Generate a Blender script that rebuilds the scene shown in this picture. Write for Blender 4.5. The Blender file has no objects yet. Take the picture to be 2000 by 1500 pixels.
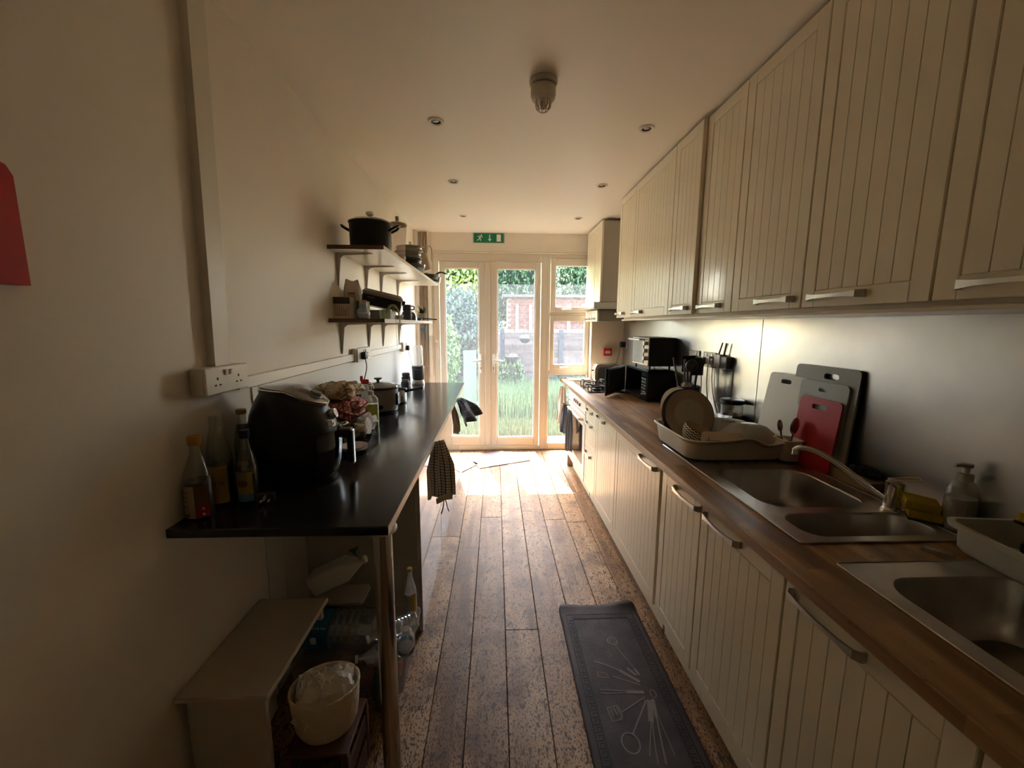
import bpy, bmesh, math, random
from mathutils import Vector, Matrix, Euler
PI = math.pi
random.seed(7)
S = bpy.context.scene
COL = S.collection

# ---------------------------------------------------------------- camera, sky, sun, exposure
cam = bpy.data.cameras.new('camera')
cam.sensor_width = 36.0
cam.lens = 790.0 / 2000 * 36.0
cam.clip_start = 0.02
camo = bpy.data.objects.new('camera', cam)
COL.objects.link(camo)
_yaw, _pit, _rol = math.radians(2.3385), math.radians(8.3413), math.radians(0.3)
_f = Vector((math.sin(_yaw) * math.cos(_pit), math.cos(_yaw) * math.cos(_pit), -math.sin(_pit)))
_r = Vector((math.cos(_yaw), -math.sin(_yaw), 0))
_u = _r.cross(_f)
_r2 = _r * math.cos(_rol) + _u * math.sin(_rol)
_u2 = -_r * math.sin(_rol) + _u * math.cos(_rol)
camo.matrix_world = Matrix(((_r2.x, _u2.x, -_f.x, 0), (_r2.y, _u2.y, -_f.y, 0), (_r2.z, _u2.z, -_f.z, 1.6), (0, 0, 0, 1)))
S.camera = camo

W = bpy.data.worlds.new('sky')
S.world = W
W.use_nodes = True
_n = W.node_tree.nodes
_sky = _n.new('ShaderNodeTexSky')
_sky.sky_type = 'NISHITA'
_sky.sun_disc = False
_sky.sun_elevation = math.radians(57)
_sky.sun_rotation = math.radians(-11)
_sky.air_density = 1.0
_sky.dust_density = 1.5
_wb = _n.new('ShaderNodeMix'); _wb.data_type = 'RGBA'; _wb.blend_type = 'MULTIPLY'; _wb.inputs[0].default_value = 1
_wb.inputs[7].default_value = (1.12, 1.0, .84, 1)
W.node_tree.links.new(_sky.outputs[0], _wb.inputs[6])
W.node_tree.links.new(_wb.outputs[2], _n['Background'].inputs[0])
_n['Background'].inputs[1].default_value = .9

sun = bpy.data.lights.new('sun', 'SUN')
sun.energy = 5.5
sun.color = (1.0, 0.86, 0.60)
sun.angle = math.radians(0.6)
suno = bpy.data.objects.new('sun', sun)
COL.objects.link(suno)
suno.rotation_euler = Vector((0.29, -1.44, -2.26)).to_track_quat('-Z', 'Y').to_euler()
suno.location = (-1, 9, 9)

S.view_settings.view_transform = 'Standard'
S.view_settings.look = 'None'
S.view_settings.gamma = 1
S.view_settings.use_curve_mapping = False
S.view_settings.exposure = 2.9
S.cycles.max_bounces = 14
S.cycles.diffuse_bounces = 8
S.cycles.glossy_bounces = 5
S.cycles.transmission_bounces = 8
S.cycles.transparent_max_bounces = 24
S.cycles.sample_clamp_indirect = 8
S.cycles.caustics_reflective = False
S.cycles.caustics_refractive = False

# ---------------------------------------------------------------- materials
MATS = {}
def mat(name, col=(.8, .8, .8), rough=.5, metal=0., coat=0., bump=None, var=None, trans=0., emit=None, ior=1.45, alpha=None, spec=.5, aniso=None, sheen=0.):
    """principled material; var=(colour, scale, low, high, detail) mottles it; bump=(scale, strength)"""
    if name in MATS: return MATS[name]
    m = bpy.data.materials.new(name); m.use_nodes = True
    nt = m.node_tree; p = nt.nodes['Principled BSDF']; N = nt.nodes.new; L = nt.links.new
    p.inputs['Base Color'].default_value = (*col, 1)
    p.inputs['Roughness'].default_value = rough
    p.inputs['Metallic'].default_value = metal
    p.inputs['Coat Weight'].default_value = coat
    p.inputs['Coat Roughness'].default_value = .08
    p.inputs['Transmission Weight'].default_value = trans
    p.inputs['IOR'].default_value = ior
    p.inputs['Specular IOR Level'].default_value = spec
    p.inputs['Sheen Weight'].default_value = sheen
    if alpha is not None: p.inputs['Alpha'].default_value = alpha
    if emit:
        p.inputs['Emission Color'].default_value = (*emit[0], 1); p.inputs['Emission Strength'].default_value = emit[1]
    tc = N('ShaderNodeTexCoord')
    if var:
        c2, sc, lo, hi = var[:4]
        n = N('ShaderNodeTexNoise'); n.inputs['Scale'].default_value = sc; n.inputs['Detail'].default_value = 5
        mp = N('ShaderNodeMapping'); L(tc.outputs['Object'], mp.inputs[0]); L(mp.outputs[0], n.inputs['Vector'])
        if len(var) > 4: mp.inputs['Scale'].default_value = var[4]
        r = N('ShaderNodeMapRange'); r.inputs['From Min'].default_value = lo; r.inputs['From Max'].default_value = hi
        L(n.outputs['Fac'], r.inputs['Value'])
        mx = N('ShaderNodeMix'); mx.data_type = 'RGBA'
        mx.inputs[6].default_value = (*col, 1); mx.inputs[7].default_value = (*c2, 1)
        L(r.outputs[0], mx.inputs[0]); L(mx.outputs[2], p.inputs['Base Color'])
    if bump:
        n = N('ShaderNodeTexNoise'); n.inputs['Scale'].default_value = bump[0]; n.inputs['Detail'].default_value = 4
        mp = N('ShaderNodeMapping'); L(tc.outputs['Object'], mp.inputs[0]); L(mp.outputs[0], n.inputs['Vector'])
        if len(bump) > 2: mp.inputs['Scale'].default_value = bump[2]
        b = N('ShaderNodeBump'); b.inputs['Strength'].default_value = bump[1]; b.inputs['Distance'].default_value = .01
        L(n.outputs['Fac'], b.inputs['Height']); L(b.outputs[0], p.inputs['Normal'])
    MATS[name] = m
    return m

def clear(name, tint=(1, 1, 1), gloss=.12, rough=.02, body=0., bodycol=(.9, .9, .9), noise=None, line=None):
    """thin clear sheet: transparent + mirror, with an optional milky body (diffuse + translucent)"""
    if name in MATS: return MATS[name]
    m = bpy.data.materials.new(name); m.use_nodes = True
    nt = m.node_tree; nt.nodes.clear(); N = nt.nodes.new; L = nt.links.new
    out = N('ShaderNodeOutputMaterial'); t = N('ShaderNodeBsdfTransparent'); t.inputs[0].default_value = (*tint, 1)
    g = N('ShaderNodeBsdfGlossy'); g.inputs['Roughness'].default_value = rough
    fr = N('ShaderNodeLayerWeight'); fr.inputs[0].default_value = .5
    pw = N('ShaderNodeMath'); pw.operation = 'POWER'; pw.inputs[1].default_value = 4.0; L(fr.outputs['Facing'], pw.inputs[0])
    ma = N('ShaderNodeMath'); ma.operation = 'MULTIPLY_ADD'; ma.inputs[1].default_value = .8; ma.inputs[2].default_value = gloss * .3
    L(pw.outputs[0], ma.inputs[0])
    cl = N('ShaderNodeClamp'); L(ma.outputs[0], cl.inputs[0])
    mx = N('ShaderNodeMixShader'); L(cl.outputs[0], mx.inputs[0]); L(t.outputs[0], mx.inputs[1]); L(g.outputs[0], mx.inputs[2])
    last = mx
    if body > 0:
        d = N('ShaderNodeBsdfDiffuse'); d.inputs[0].default_value = (*bodycol, 1)
        tl = N('ShaderNodeBsdfTranslucent'); tl.inputs[0].default_value = (*bodycol, 1)
        dm = N('ShaderNodeMixShader'); dm.inputs[0].default_value = .5; L(d.outputs[0], dm.inputs[1]); L(tl.outputs[0], dm.inputs[2])
        m2 = N('ShaderNodeMixShader'); m2.inputs[0].default_value = body
        if noise:
            tc = N('ShaderNodeTexCoord'); nz = N('ShaderNodeTexNoise'); nz.inputs['Scale'].default_value = noise; nz.inputs['Detail'].default_value = 6
            L(tc.outputs['Object'], nz.inputs['Vector'])
            mr = N('ShaderNodeMapRange'); mr.inputs['From Min'].default_value = .3; mr.inputs['From Max'].default_value = .7
            mr.inputs['To Min'].default_value = body * .5; mr.inputs['To Max'].default_value = body * 1.4
            L(nz.outputs['Fac'], mr.inputs['Value']); f = mr.outputs[0]
            if line is not None:
                sp = N('ShaderNodeSeparateXYZ'); L(tc.outputs['Object'], sp.inputs[0])
                lt = N('ShaderNodeMath'); lt.operation = 'LESS_THAN'; lt.inputs[1].default_value = line; L(sp.outputs['Z'], lt.inputs[0])
                mu = N('ShaderNodeMath'); mu.operation = 'MULTIPLY'; L(lt.outputs[0], mu.inputs[0]); L(f, mu.inputs[1]); f = mu.outputs[0]
            L(f, m2.inputs[0])
        L(mx.outputs[0], m2.inputs[1]); L(dm.outputs[0], m2.inputs[2]); last = m2
    L(last.outputs[0], out.inputs[0]); MATS[name] = m
    return m

def wood(name, c1, c2, c3, axis='Y', scale=1., rough=.5, spots=None, wear=None, staves=False, coat=0., perobj=.25, spec=.5):
    """grain running along one axis; perobj shifts the tone from piece to piece"""
    if name in MATS: return MATS[name]
    m = bpy.data.materials.new(name); m.use_nodes = True
    nt = m.node_tree; p = nt.nodes['Principled BSDF']; N = nt.nodes.new; L = nt.links.new
    p.inputs['Specular IOR Level'].default_value = spec; p.inputs['Roughness'].default_value = rough; p.inputs['Coat Weight'].default_value = coat; p.inputs['Coat Roughness'].default_value = .25
    tc = N('ShaderNodeTexCoord'); oi = N('ShaderNodeObjectInfo')
    geo = N('ShaderNodeNewGeometry')
    add = N('ShaderNodeVectorMath'); add.operation = 'ADD'
    cmb = N('ShaderNodeCombineXYZ')
    rm = N('ShaderNodeMath'); rm.operation = 'MULTIPLY'; rm.inputs[1].default_value = 37.0; L(oi.outputs['Random'], rm.inputs[0])
    for i in range(3): L(rm.outputs[0], cmb.inputs[i])
    L(geo.outputs['Position'], add.inputs[0]); L(cmb.outputs[0], add.inputs[1])
    mp = N('ShaderNodeMapping'); L(add.outputs[0], mp.inputs[0])
    s = [26 * scale] * 3; s['XYZ'.index(axis)] = 1.6 * scale; mp.inputs['Scale'].default_value = s
    n = N('ShaderNodeTexNoise'); n.inputs['Scale'].default_value = 1; n.inputs['Detail'].default_value = 8; n.inputs['Distortion'].default_value = .6
    L(mp.outputs[0], n.inputs['Vector'])
    cr = N('ShaderNodeValToRGB'); cr.color_ramp.elements[0].position = .3; cr.color_ramp.elements[0].color = (*c1, 1)
    cr.color_ramp.elements[1].position = .72; cr.color_ramp.elements[1].color = (*c3, 1)
    e = cr.color_ramp.elements.new(.5); e.color = (*c2, 1)
    fac = n.outputs['Fac']
    ob = N('ShaderNodeMath'); ob.operation = 'MULTIPLY_ADD'; ob.inputs[1].default_value = perobj; ob.inputs[2].default_value = -perobj / 2
    if staves:
        br = N('ShaderNodeTexBrick'); mb = N('ShaderNodeMapping'); L(geo.outputs['Position'], mb.inputs[0])
        mb.inputs['Rotation'].default_value = (0, 0, PI / 2)
        br.inputs['Scale'].default_value = 1; br.inputs['Brick Width'].default_value = .42; br.inputs['Row Height'].default_value = .043
        br.inputs['Mortar Size'].default_value = .0; br.inputs['Color1'].default_value = (0, 0, 0, 1); br.inputs['Color2'].default_value = (1, 1, 1, 1)
        br.offset = .37; br.squash = 1
        L(mb.outputs[0], br.inputs['Vector']); L(br.outputs['Color'], ob.inputs[0])
    else: L(oi.outputs['Random'], ob.inputs[0])
    a2 = N('ShaderNodeMath'); a2.operation = 'ADD'; L(fac, a2.inputs[0]); L(ob.outputs[0], a2.inputs[1]); L(a2.outputs[0], cr.inputs[0])
    col = cr.outputs[0]
    def layer(col, sc, lo, hi, c, stretch=None, det=4):
        q = N('ShaderNodeTexNoise'); q.inputs['Scale'].default_value = sc; q.inputs['Detail'].default_value = det
        mq = N('ShaderNodeMapping'); L(geo.outputs['Position'], mq.inputs[0]); L(mq.outputs[0], q.inputs['Vector'])
        if stretch: mq.inputs['Scale'].default_value = stretch
        r = N('ShaderNodeMapRange'); r.inputs['From Min'].default_value = lo; r.inputs['From Max'].default_value = hi; L(q.outputs['Fac'], r.inputs['Value'])
        mx = N('ShaderNodeMix'); mx.data_type = 'RGBA'; L(r.outputs[0], mx.inputs[0]); L(col, mx.inputs[6]); mx.inputs[7].default_value = (*c, 1)
        return mx.outputs[2]
    for w in (wear or []): col = layer(col, *w)
    for w in (spots or []): col = layer(col, *w)
    L(col, p.inputs['Base Color'])
    b = N('ShaderNodeBump'); b.inputs['Strength'].default_value = .25; b.inputs['Distance'].default_value = .004
    L(n.outputs['Fac'], b.inputs['Height']); L(b.outputs[0], p.inputs['Normal'])
    MATS[name] = m
    return m

def pattern(name, base, c2, kind, scale, rough=.9, rot=0., thr=.5, third=None):
    """flat print or weave on object coordinates: checks, waves, brick"""
    if name in MATS: return MATS[name]
    m = bpy.data.materials.new(name); m.use_nodes = True
    nt = m.node_tree; p = nt.nodes['Principled BSDF']; N = nt.nodes.new; L = nt.links.new
    p.inputs['Roughness'].default_value = rough
    tc = N('ShaderNodeTexCoord'); mp = N('ShaderNodeMapping'); L(tc.outputs['UV' if kind == 'uvcheck' else 'Object'], mp.inputs[0]); mp.inputs['Rotation'].default_value = (0, 0, rot)
    mp.inputs['Scale'].default_value = scale if isinstance(scale, tuple) else (scale,) * 3
    sp = N('ShaderNodeSeparateXYZ'); L(mp.outputs[0], sp.inputs[0])
    def band(o, w):
        f = N('ShaderNodeMath'); f.operation = 'FRACT'; L(o, f.inputs[0])
        l = N('ShaderNodeMath'); l.operation = 'LESS_THAN'; l.inputs[1].default_value = w; L(f.outputs[0], l.inputs[0]); return l.outputs[0]
    if kind in ('check', 'uvcheck'):
        a, b = band(sp.outputs['X'], thr), band(sp.outputs['Y' if kind == 'uvcheck' else 'Z'], thr)
        mx = N('ShaderNodeMath'); mx.operation = 'MAXIMUM'; L(a, mx.inputs[0]); L(b, mx.inputs[1]); fac = mx.outputs[0]
    elif kind == 'chevron':
        f = N('ShaderNodeMath'); f.operation = 'PINGPONG'; f.inputs[1].default_value = .5; L(sp.outputs['X'], f.inputs[0])
        a = N('ShaderNodeMath'); a.operation = 'ADD'; L(f.outputs[0], a.inputs[0]); L(sp.outputs['Y'], a.inputs[1]); fac = band(a.outputs[0], thr)
    elif kind == 'stripe': fac = band(sp.outputs['X'], thr)
    else:
        v = N('ShaderNodeTexVoronoi'); L(mp.outputs[0], v.inputs['Vector']); v.inputs['Scale'].default_value = 1
        l = N('ShaderNodeMath'); l.operation = 'LESS_THAN'; l.inputs[1].default_value = thr; L(v.outputs['Distance'], l.inputs[0]); fac = l.outputs[0]
    mx = N('ShaderNodeMix'); mx.data_type = 'RGBA'; L(fac, mx.inputs[0]); mx.inputs[6].default_value = (*base, 1); mx.inputs[7].default_value = (*c2, 1)
    L(mx.outputs[2], p.inputs['Base Color']); MATS[name] = m
    return m

# ---------------------------------------------------------------- geometry helpers
class B:
    def __init__(s): s.b = bmesh.new(); s.mi = 0
    def _fin(s, vs, fs=None):
        fs = fs if fs is not None else {f for v in vs for f in v.link_faces}
        for f in fs: f.material_index = s.mi
        return s
    def box(s, x0, x1, y0, y1, z0, z1, bev=0., seg=1, rot=None, piv=None):
        r = bmesh.ops.create_cube(s.b, size=1)
        vs = r['verts']
        for v in vs: v.co = Vector(((x0 + x1) / 2 + v.co.x * (x1 - x0), (y0 + y1) / 2 + v.co.y * (y1 - y0), (z0 + z1) / 2 + v.co.z * (z1 - z0)))
        if bev > 0:
            es = list({e for v in vs for e in v.link_edges})
            r = bmesh.ops.bevel(s.b, geom=es, offset=bev, segments=seg, affect='EDGES', profile=.5)
            vs = list({v for f in r['faces'] for v in f.verts} | {v for v in vs if v.is_valid})
        if rot is not None:
            R = Euler(rot).to_matrix(); c = Vector(piv if piv else ((x0 + x1) / 2, (y0 + y1) / 2, (z0 + z1) / 2))
            for v in vs: v.co = c + R @ (v.co - c)
        return s._fin(vs)
    def lathe(s, prof, c=(0, 0, 0), n=24, axis='z', sx=1., sy=1., cap=True):
        c = Vector(c); rings = []
        def tr(x, y, z):
            if axis == 'z': return Vector((x * sx, y * sy, z))
            if axis == 'x': return Vector((z, x * sx, y * sy))
            return Vector((x * sx, z, y * sy))
        for r, z in prof:
            if r < 1e-6: rings.append([s.b.verts.new(c + tr(0, 0, z))])
            else: rings.append([s.b.verts.new(c + tr(r * math.cos(2 * PI * i / n), r * math.sin(2 * PI * i / n), z)) for i in range(n)])
        fs = []
        for a, b in zip(rings, rings[1:]):
            for i in range(n):
                j = (i + 1) % n
                if len(a) == 1 and len(b) == 1: continue
                if len(a) == 1: q = (a[0], b[i], b[j])
                elif len(b) == 1: q = (a[i], a[j], b[0])
                else: q = (a[i], a[j], b[j], b[i])
                fs.append(s.b.faces.new(q if axis != 'y' else q[::-1]))
        if cap:
            if len(rings[0]) > 1: fs.append(s.b.faces.new(rings[0][::-1]))
            if len(rings[-1]) > 1: fs.append(s.b.faces.new(rings[-1]))
        return s._fin(None, fs)
    def cyl(s, c, r, h, axis='z', r2=None, n=20, bev=0.):
        r2 = r if r2 is None else r2
        pr = [(r, 0), (r2, h)] if not bev else [(r - bev, 0), (r, bev), (r2, h - bev), (r2 - bev, h)]
        return s.lathe(pr, c, n, axis)
    def tube(s, pts, r, n=8, cap=True, flat=None, up=(0, 0, 1)):
        """sweep; flat=(w, t) makes a strap instead of a round tube; r may be a list"""
        P = [Vector(p) for p in pts]; rings = []; prev = None
        for i, p in enumerate(P):
            t = (P[min(i + 1, len(P) - 1)] - P[max(i - 1, 0)]).normalized()
            if prev is None:
                a = Vector(up) if abs(t.dot(Vector(up))) < .95 else Vector((1, 0, 0))
                prev = (a - t * a.dot(t)).normalized()
            prev = (prev - t * prev.dot(t)).normalized(); side = t.cross(prev)
            if flat:
                w, th = (flat[i] if isinstance(flat, list) else flat)
                rings.append([s.b.verts.new(p + prev * a * w / 2 + side * b * th / 2) for a, b in ((-1, -1), (1, -1), (1, 1), (-1, 1))])
            else:
                rr = r[i] if isinstance(r, (list, tuple)) else r
                rings.append([s.b.verts.new(p + (prev * math.cos(2 * PI * k / n) + side * math.sin(2 * PI * k / n)) * rr) for k in range(n)])
        m = len(rings[0]); fs = []
        for a, b in zip(rings, rings[1:]):
            for i in range(m): fs.append(s.b.faces.new((a[i], a[(i + 1) % m], b[(i + 1) % m], b[i])))
        if cap: fs += [s.b.faces.new(rings[0][::-1]), s.b.faces.new(rings[-1])]
        return s._fin(None, fs)
    def prism(s, out, a0, a1, axis='y', holes=()):
        """extrude a 2-D outline (with holes) between a0 and a1 along axis"""
        def P(u, v, w): return Vector({'y': (u, w, v), 'z': (u, v, w), 'x': (w, u, v)}[axis])
        loops0, loops1 = [], []
        fs = []
        for lst, w in ((loops0, a0), (loops1, a1)):
            es = []
            for lp in (out, *holes):
                vs = [s.b.verts.new(P(u, v, w)) for u, v in lp]; lst.append(vs)
                es += [s.b.edges.new((vs[i], vs[(i + 1) % len(vs)])) for i in range(len(vs))]
            r = bmesh.ops.triangle_fill(s.b, edges=es, use_beauty=True)
            fs += [g for g in r['geom'] if isinstance(g, bmesh.types.BMFace)]
        for l0, l1 in zip(loops0, loops1):
            for i in range(len(l0)):
                j = (i + 1) % len(l0); fs.append(s.b.faces.new((l0[i], l0[j], l1[j], l1[i])))
        bmesh.ops.recalc_face_normals(s.b, faces=fs)
        return s._fin(None, fs)
    def sheet(s, fn, nu, nv, closed=False):
        g = [[s.b.verts.new(Vector(fn(i / nu, j / nv))) for j in range(nv + 1)] for i in range(nu + (0 if closed else 1))]
        fs = []; uv = s.b.loops.layers.uv.verify()
        for i in range(nu):
            for j in range(nv):
                a, b = g[i], g[(i + 1) % len(g)]
                f = s.b.faces.new((a[j], b[j], b[j + 1], a[j + 1])); fs.append(f)
                for l, (u, v) in zip(f.loops, ((i, j), (i + 1, j), (i + 1, j + 1), (i, j + 1))): l[uv].uv = (u / nu, v / nv)
        return s._fin(None, fs)
    def ball(s, c, r, n=16, sc=(1, 1, 1)):
        rr = bmesh.ops.create_uvsphere(s.b, u_segments=n, v_segments=max(6, n // 2), radius=r)
        for v in rr['verts']: v.co = Vector((v.co.x * sc[0], v.co.y * sc[1], v.co.z * sc[2])) + Vector(c)
        return s._fin(rr['verts'])
    def loft(s, loops, cap0=True, cap1=True):
        rings = [[s.b.verts.new(Vector(p)) for p in lp] for lp in loops]; fs = []; n = len(rings[0])
        for a, b in zip(rings, rings[1:]):
            for i in range(n): fs.append(s.b.faces.new((a[i], a[(i + 1) % n], b[(i + 1) % n], b[i])))
        if cap0: fs.append(s.b.faces.new(rings[0][::-1]))
        if cap1: fs.append(s.b.faces.new(rings[-1]))
        return s._fin(None, fs)
    def xf(s, M):
        bmesh.ops.transform(s.b, matrix=M, verts=s.b.verts); return s
    def recalc(s): bmesh.ops.recalc_face_normals(s.b, faces=s.b.faces); return s

def rr(w, d, r, k=5, cx=0., cy=0.):
    """rounded rectangle outline, counter-clockwise"""
    o = []
    for qx, qy, a0 in ((1, 1, 0), (-1, 1, PI / 2), (-1, -1, PI), (1, -1, 1.5 * PI)):
        for i in range(k + 1):
            a = a0 + PI / 2 * i / k; o.append((cx + qx * (w / 2 - r) + r * math.cos(a), cy + qy * (d / 2 - r) + r * math.sin(a)))
    return o

def obj(name, b, m=None, parent=None, loc=None, rot=None, sharp=35, kind=None, label=None, solid=0.):
    me = bpy.data.meshes.new(name)
    b.b.normal_update(); b.b.to_mesh(me); b.b.free()
    for q in (m if isinstance(m, (list, tuple)) else [m]):
        if q: me.materials.append(q)
    for f in me.polygons: f.use_smooth = True
    me.set_sharp_from_angle(angle=math.radians(sharp))
    o = bpy.data.objects.new(name, me); COL.objects.link(o)
    if parent: o.parent = parent
    if loc: o.location = loc
    if rot: o.rotation_euler = rot
    if kind: o['kind'] = kind
    if label: o['label'] = label
    if solid:
        md = o.modifiers.new('thick', 'SOLIDIFY'); md.thickness = solid; md.offset = 0
    return o
def tag(o, label, cat, group=None, kind=None):
    o['label'] = label; o['category'] = cat
    if group: o['group'] = group
    if kind: o['kind'] = kind
    return o
def thing(name, label, cat, loc=(0, 0, 0), rotz=0., group=None, rot=None):
    o = bpy.data.objects.new(name, None); COL.objects.link(o); o.empty_display_size = .05
    o.location = loc; o.rotation_euler = rot if rot else (0, 0, rotz)
    return tag(o, label, cat, group)
def struct(name, b=None, m=None, loc=None, **k):
    o = obj(name, b, m, None, loc, **k) if b else bpy.data.objects.new(name, None)
    if not b:
        COL.objects.link(o)
        if loc: o.location = loc
    o['kind'] = 'structure'; return o
def dup(root, loc=None, rotz=None, label=None, group=None, rot=None):
    r = root.copy(); COL.objects.link(r)
    if loc is not None: r.location = loc
    if rotz is not None: r.rotation_euler = (0, 0, rotz)
    if rot is not None: r.rotation_euler = rot
    if label: r['label'] = label
    if group: r['group'] = group
    for ch in list(root.children):
        c = ch.copy(); COL.objects.link(c); c.parent = r
        for g in list(ch.children):
            d = g.copy(); COL.objects.link(d); d.parent = c
    return r
def text(s, size, m, parent, loc, rot=(PI / 2, 0, 0), name='lettering', ext=.0003, align='CENTER'):
    cu = bpy.data.curves.new(name, 'FONT'); cu.body = s; cu.size = size; cu.extrude = ext; cu.align_x = align; cu.align_y = 'CENTER'
    t = bpy.data.objects.new(name, cu); COL.objects.link(t)
    bpy.context.view_layer.update()
    me = bpy.data.meshes.new_from_object(t.evaluated_get(bpy.context.evaluated_depsgraph_get()))
    COL.objects.unlink(t); bpy.data.objects.remove(t)
    me.materials.clear(); me.materials.append(m)
    o = bpy.data.objects.new(name, me); COL.objects.link(o); o.parent = parent; o.location = loc; o.rotation_euler = rot
    return o
def link_mesh(name, src, parent, loc=None, rot=None, scale=None):
    o = bpy.data.objects.new(name, src.data); COL.objects.link(o); o.parent = parent
    if loc is not None: o.location = loc
    if rot is not None: o.rotation_euler = rot
    if scale is not None: o.scale = scale
    return o
# ---------------------------------------------------------------- palette
wallm = mat('wall_paint', (.84, .79, .70), .55, bump=(60, .05), var=((.81, .76, .67), 3, .4, .7))
ceilm = mat('ceiling_paint', (.92, .885, .82), .42, spec=.4)
boardm = mat('grey_white_panel', (.70, .70, .69), .35)
upvc = mat('white_upvc', (.70, .64, .54), .28)
white = mat('white_plastic', (.80, .78, .73), .35)
offw = mat('aged_white_plastic', (.70, .66, .58), .4)
cream = mat('cream_foil', (.83, .75, .58), .32, coat=.15)
creamd = mat('cream_carcass', (.66, .60, .48), .5)
greyside = mat('grey_side_panel', (.42, .39, .34), .5)
steel = mat('brushed_steel', (.62, .61, .59), .3, 1., bump=(300, .05, (1, 1, .05)))
chrome = mat('chrome', (.85, .85, .85), .08, 1.)
satin = mat('satin_nickel', (.62, .61, .58), .28, 1.)
sink_m = mat('sink_steel', (.55, .52, .49), .32, 1., var=((.42, .39, .37), 9, .4, .7))
black = mat('black_plastic', (.012, .012, .013), .35)
blackg = mat('gloss_black', (.008, .008, .009), .12, coat=.4)
dark = mat('dark_void', (.015, .014, .013), .8)
ironm = mat('cast_iron', (.02, .02, .022), .55)
lamtop = mat('black_laminate', (.014, .013, .015), .16, var=((.03, .028, .03), 400, .55, .7), spec=.45)
glossw = mat('gloss_white_door', (.46, .45, .42), .04, coat=1.0, spec=1.0)
bushm = mat('butcher_block_end', (.30, .17, .08), .5)
worktopm = wood('butcher_block', (.17, .08, .028), (.31, .165, .065), (.46, .28, .13), 'Y', .8, .4, staves=True, coat=.08, perobj=.30,
                wear=[(3, .5, .75, (.16, .085, .04))], spots=[(60, .66, .74, (.06, .035, .02), (1, .5, 1))])
plankm = wood('worn_pine_board', (.15, .072, .026), (.32, .175, .075), (.47, .30, .155), 'Y', .55, .52, perobj=.22, coat=.0, spec=.32,
              wear=[(1.0, .47, .72, (.42, .31, .20)), (5, .50, .70, (.16, .085, .04))],
              spots=[(170, .53, .60, (.045, .024, .012), (1, .45, 1)), (60, .57, .64, (.06, .034, .02), (1, .35, 1)), (11, .73, .75, (.03, .018, .012), (1, .8, 1))])
shelfwood = wood('raw_shelf_edge', (.10, .05, .025), (.2, .11, .055), (.3, .17, .09), 'X', 1.4, .6)
shelfw = mat('white_melamine', (.80, .77, .70), .22)
pane_m = clear('window_glass', gloss=.04, body=.022, bodycol=(.80, .88, 1.0), noise=34, line=2.09)
pane_low = clear('window_glass_lower', gloss=.04, body=.022, bodycol=(.80, .88, 1.0), noise=34)

# ---------------------------------------------------------------- room shell
XL, XR, YE, YB, ZC = -.955, 1.57, 5.06, -1.7, 2.685
struct('floor', B().box(XL - .2, XR + .2, YB, YE + .05, -.12, -.022), dark)
floor = bpy.data.objects['floor']
edges = [-.955, -.79, -.62, -.445, -.271, -.122, .05, .224, .405, .583, .746, .91, 1.08, 1.25, 1.42, 1.57]
joints = {0: [1.1, 3.4], 1: [.2, 2.6], 2: [1.5, 4.0], 3: [.5, 2.9], 4: [1.2, 3.9], 5: [.1, 3.2], 6: [1.93, 4.45], 7: [.6, 3.3], 8: [1.3, 3.15], 9: [.2, 3.1], 10: [.9, 3.7],
          11: [1.6, 4.1], 12: [.3, 2.8], 13: [1.4, 3.8], 14: [.7, 3.0]}
for i in range(len(edges) - 1):
    ys = [YB] + joints[i] + [YE]
    for a, b_ in zip(ys, ys[1:]):
        z = random.uniform(-.0012, .0012)
        obj('floorboard', B().box(edges[i] + .0014, edges[i + 1] - .0014, a + .0012, b_ - .0012, -.022, z, bev=.0018), plankm, floor)
struct('ceiling', B().box(XL - .2, XR + .2, YB, YE + .09, ZC, ZC + .15), ceilm)
struct('wall_left', B().box(XL - .2, XL, YB, YE + .09, -.1, ZC), wallm)
struct('wall_right', B().box(XR, XR + .2, YB, YE + .09, -.1, ZC), wallm)
struct('wall_back', B().box(XL, XR, YB - .15, YB, -.1, ZC), wallm)
we = B().box(XL, XR, YE, YE + .09, 2.452, ZC).box(XL, -.756, YE, YE + .09, -.1, 2.452).box(1.19, XR, YE, YE + .09, -.1, 2.452)
struct('wall_end', we, wallm)
struct('trim_1', B().box(1.17, XR, 4.93, YE, 0, 1.665), mat('beige_boxing', (.72, .62, .47), .6))
struct('trim_2', B().box(-.756, 1.16, YE - .03, YE, 2.447, 2.468, bev=.004), upvc)
struct('trim_3', B().box(XL, XL + .005, 1.729, 4.95, 0, 1.352), boardm)
struct('trim_4', B().box(XL, XL + .0045, 1.60, 1.727, 0, 1.352), boardm)
struct('trim_5', B().box(-.815, -.772, YE - .045, YE, .95, ZC, bev=.004), upvc)
# boiler-side boxing and pipes in the far corner
struct('trim_6', B().box(-.955, -.915, 4.93, YE, .95, ZC, bev=.003), upvc)
pip = thing('heating_pipes', 'pair of bare copper pipes running up the far corner beside the french doors', 'pipes', (-.86, YE - .035, 0))
cop = mat('painted_copper', (.36, .25, .16), .4, .4)
for dx in (-.018, .018):
    obj('pipe', B().cyl((dx, 0, .3), .011, 2.38, n=12), cop, pip)
    obj('pipe_joint', B().cyl((dx, 0, 1.57), .015, .03, n=12), cop, pip)

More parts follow.
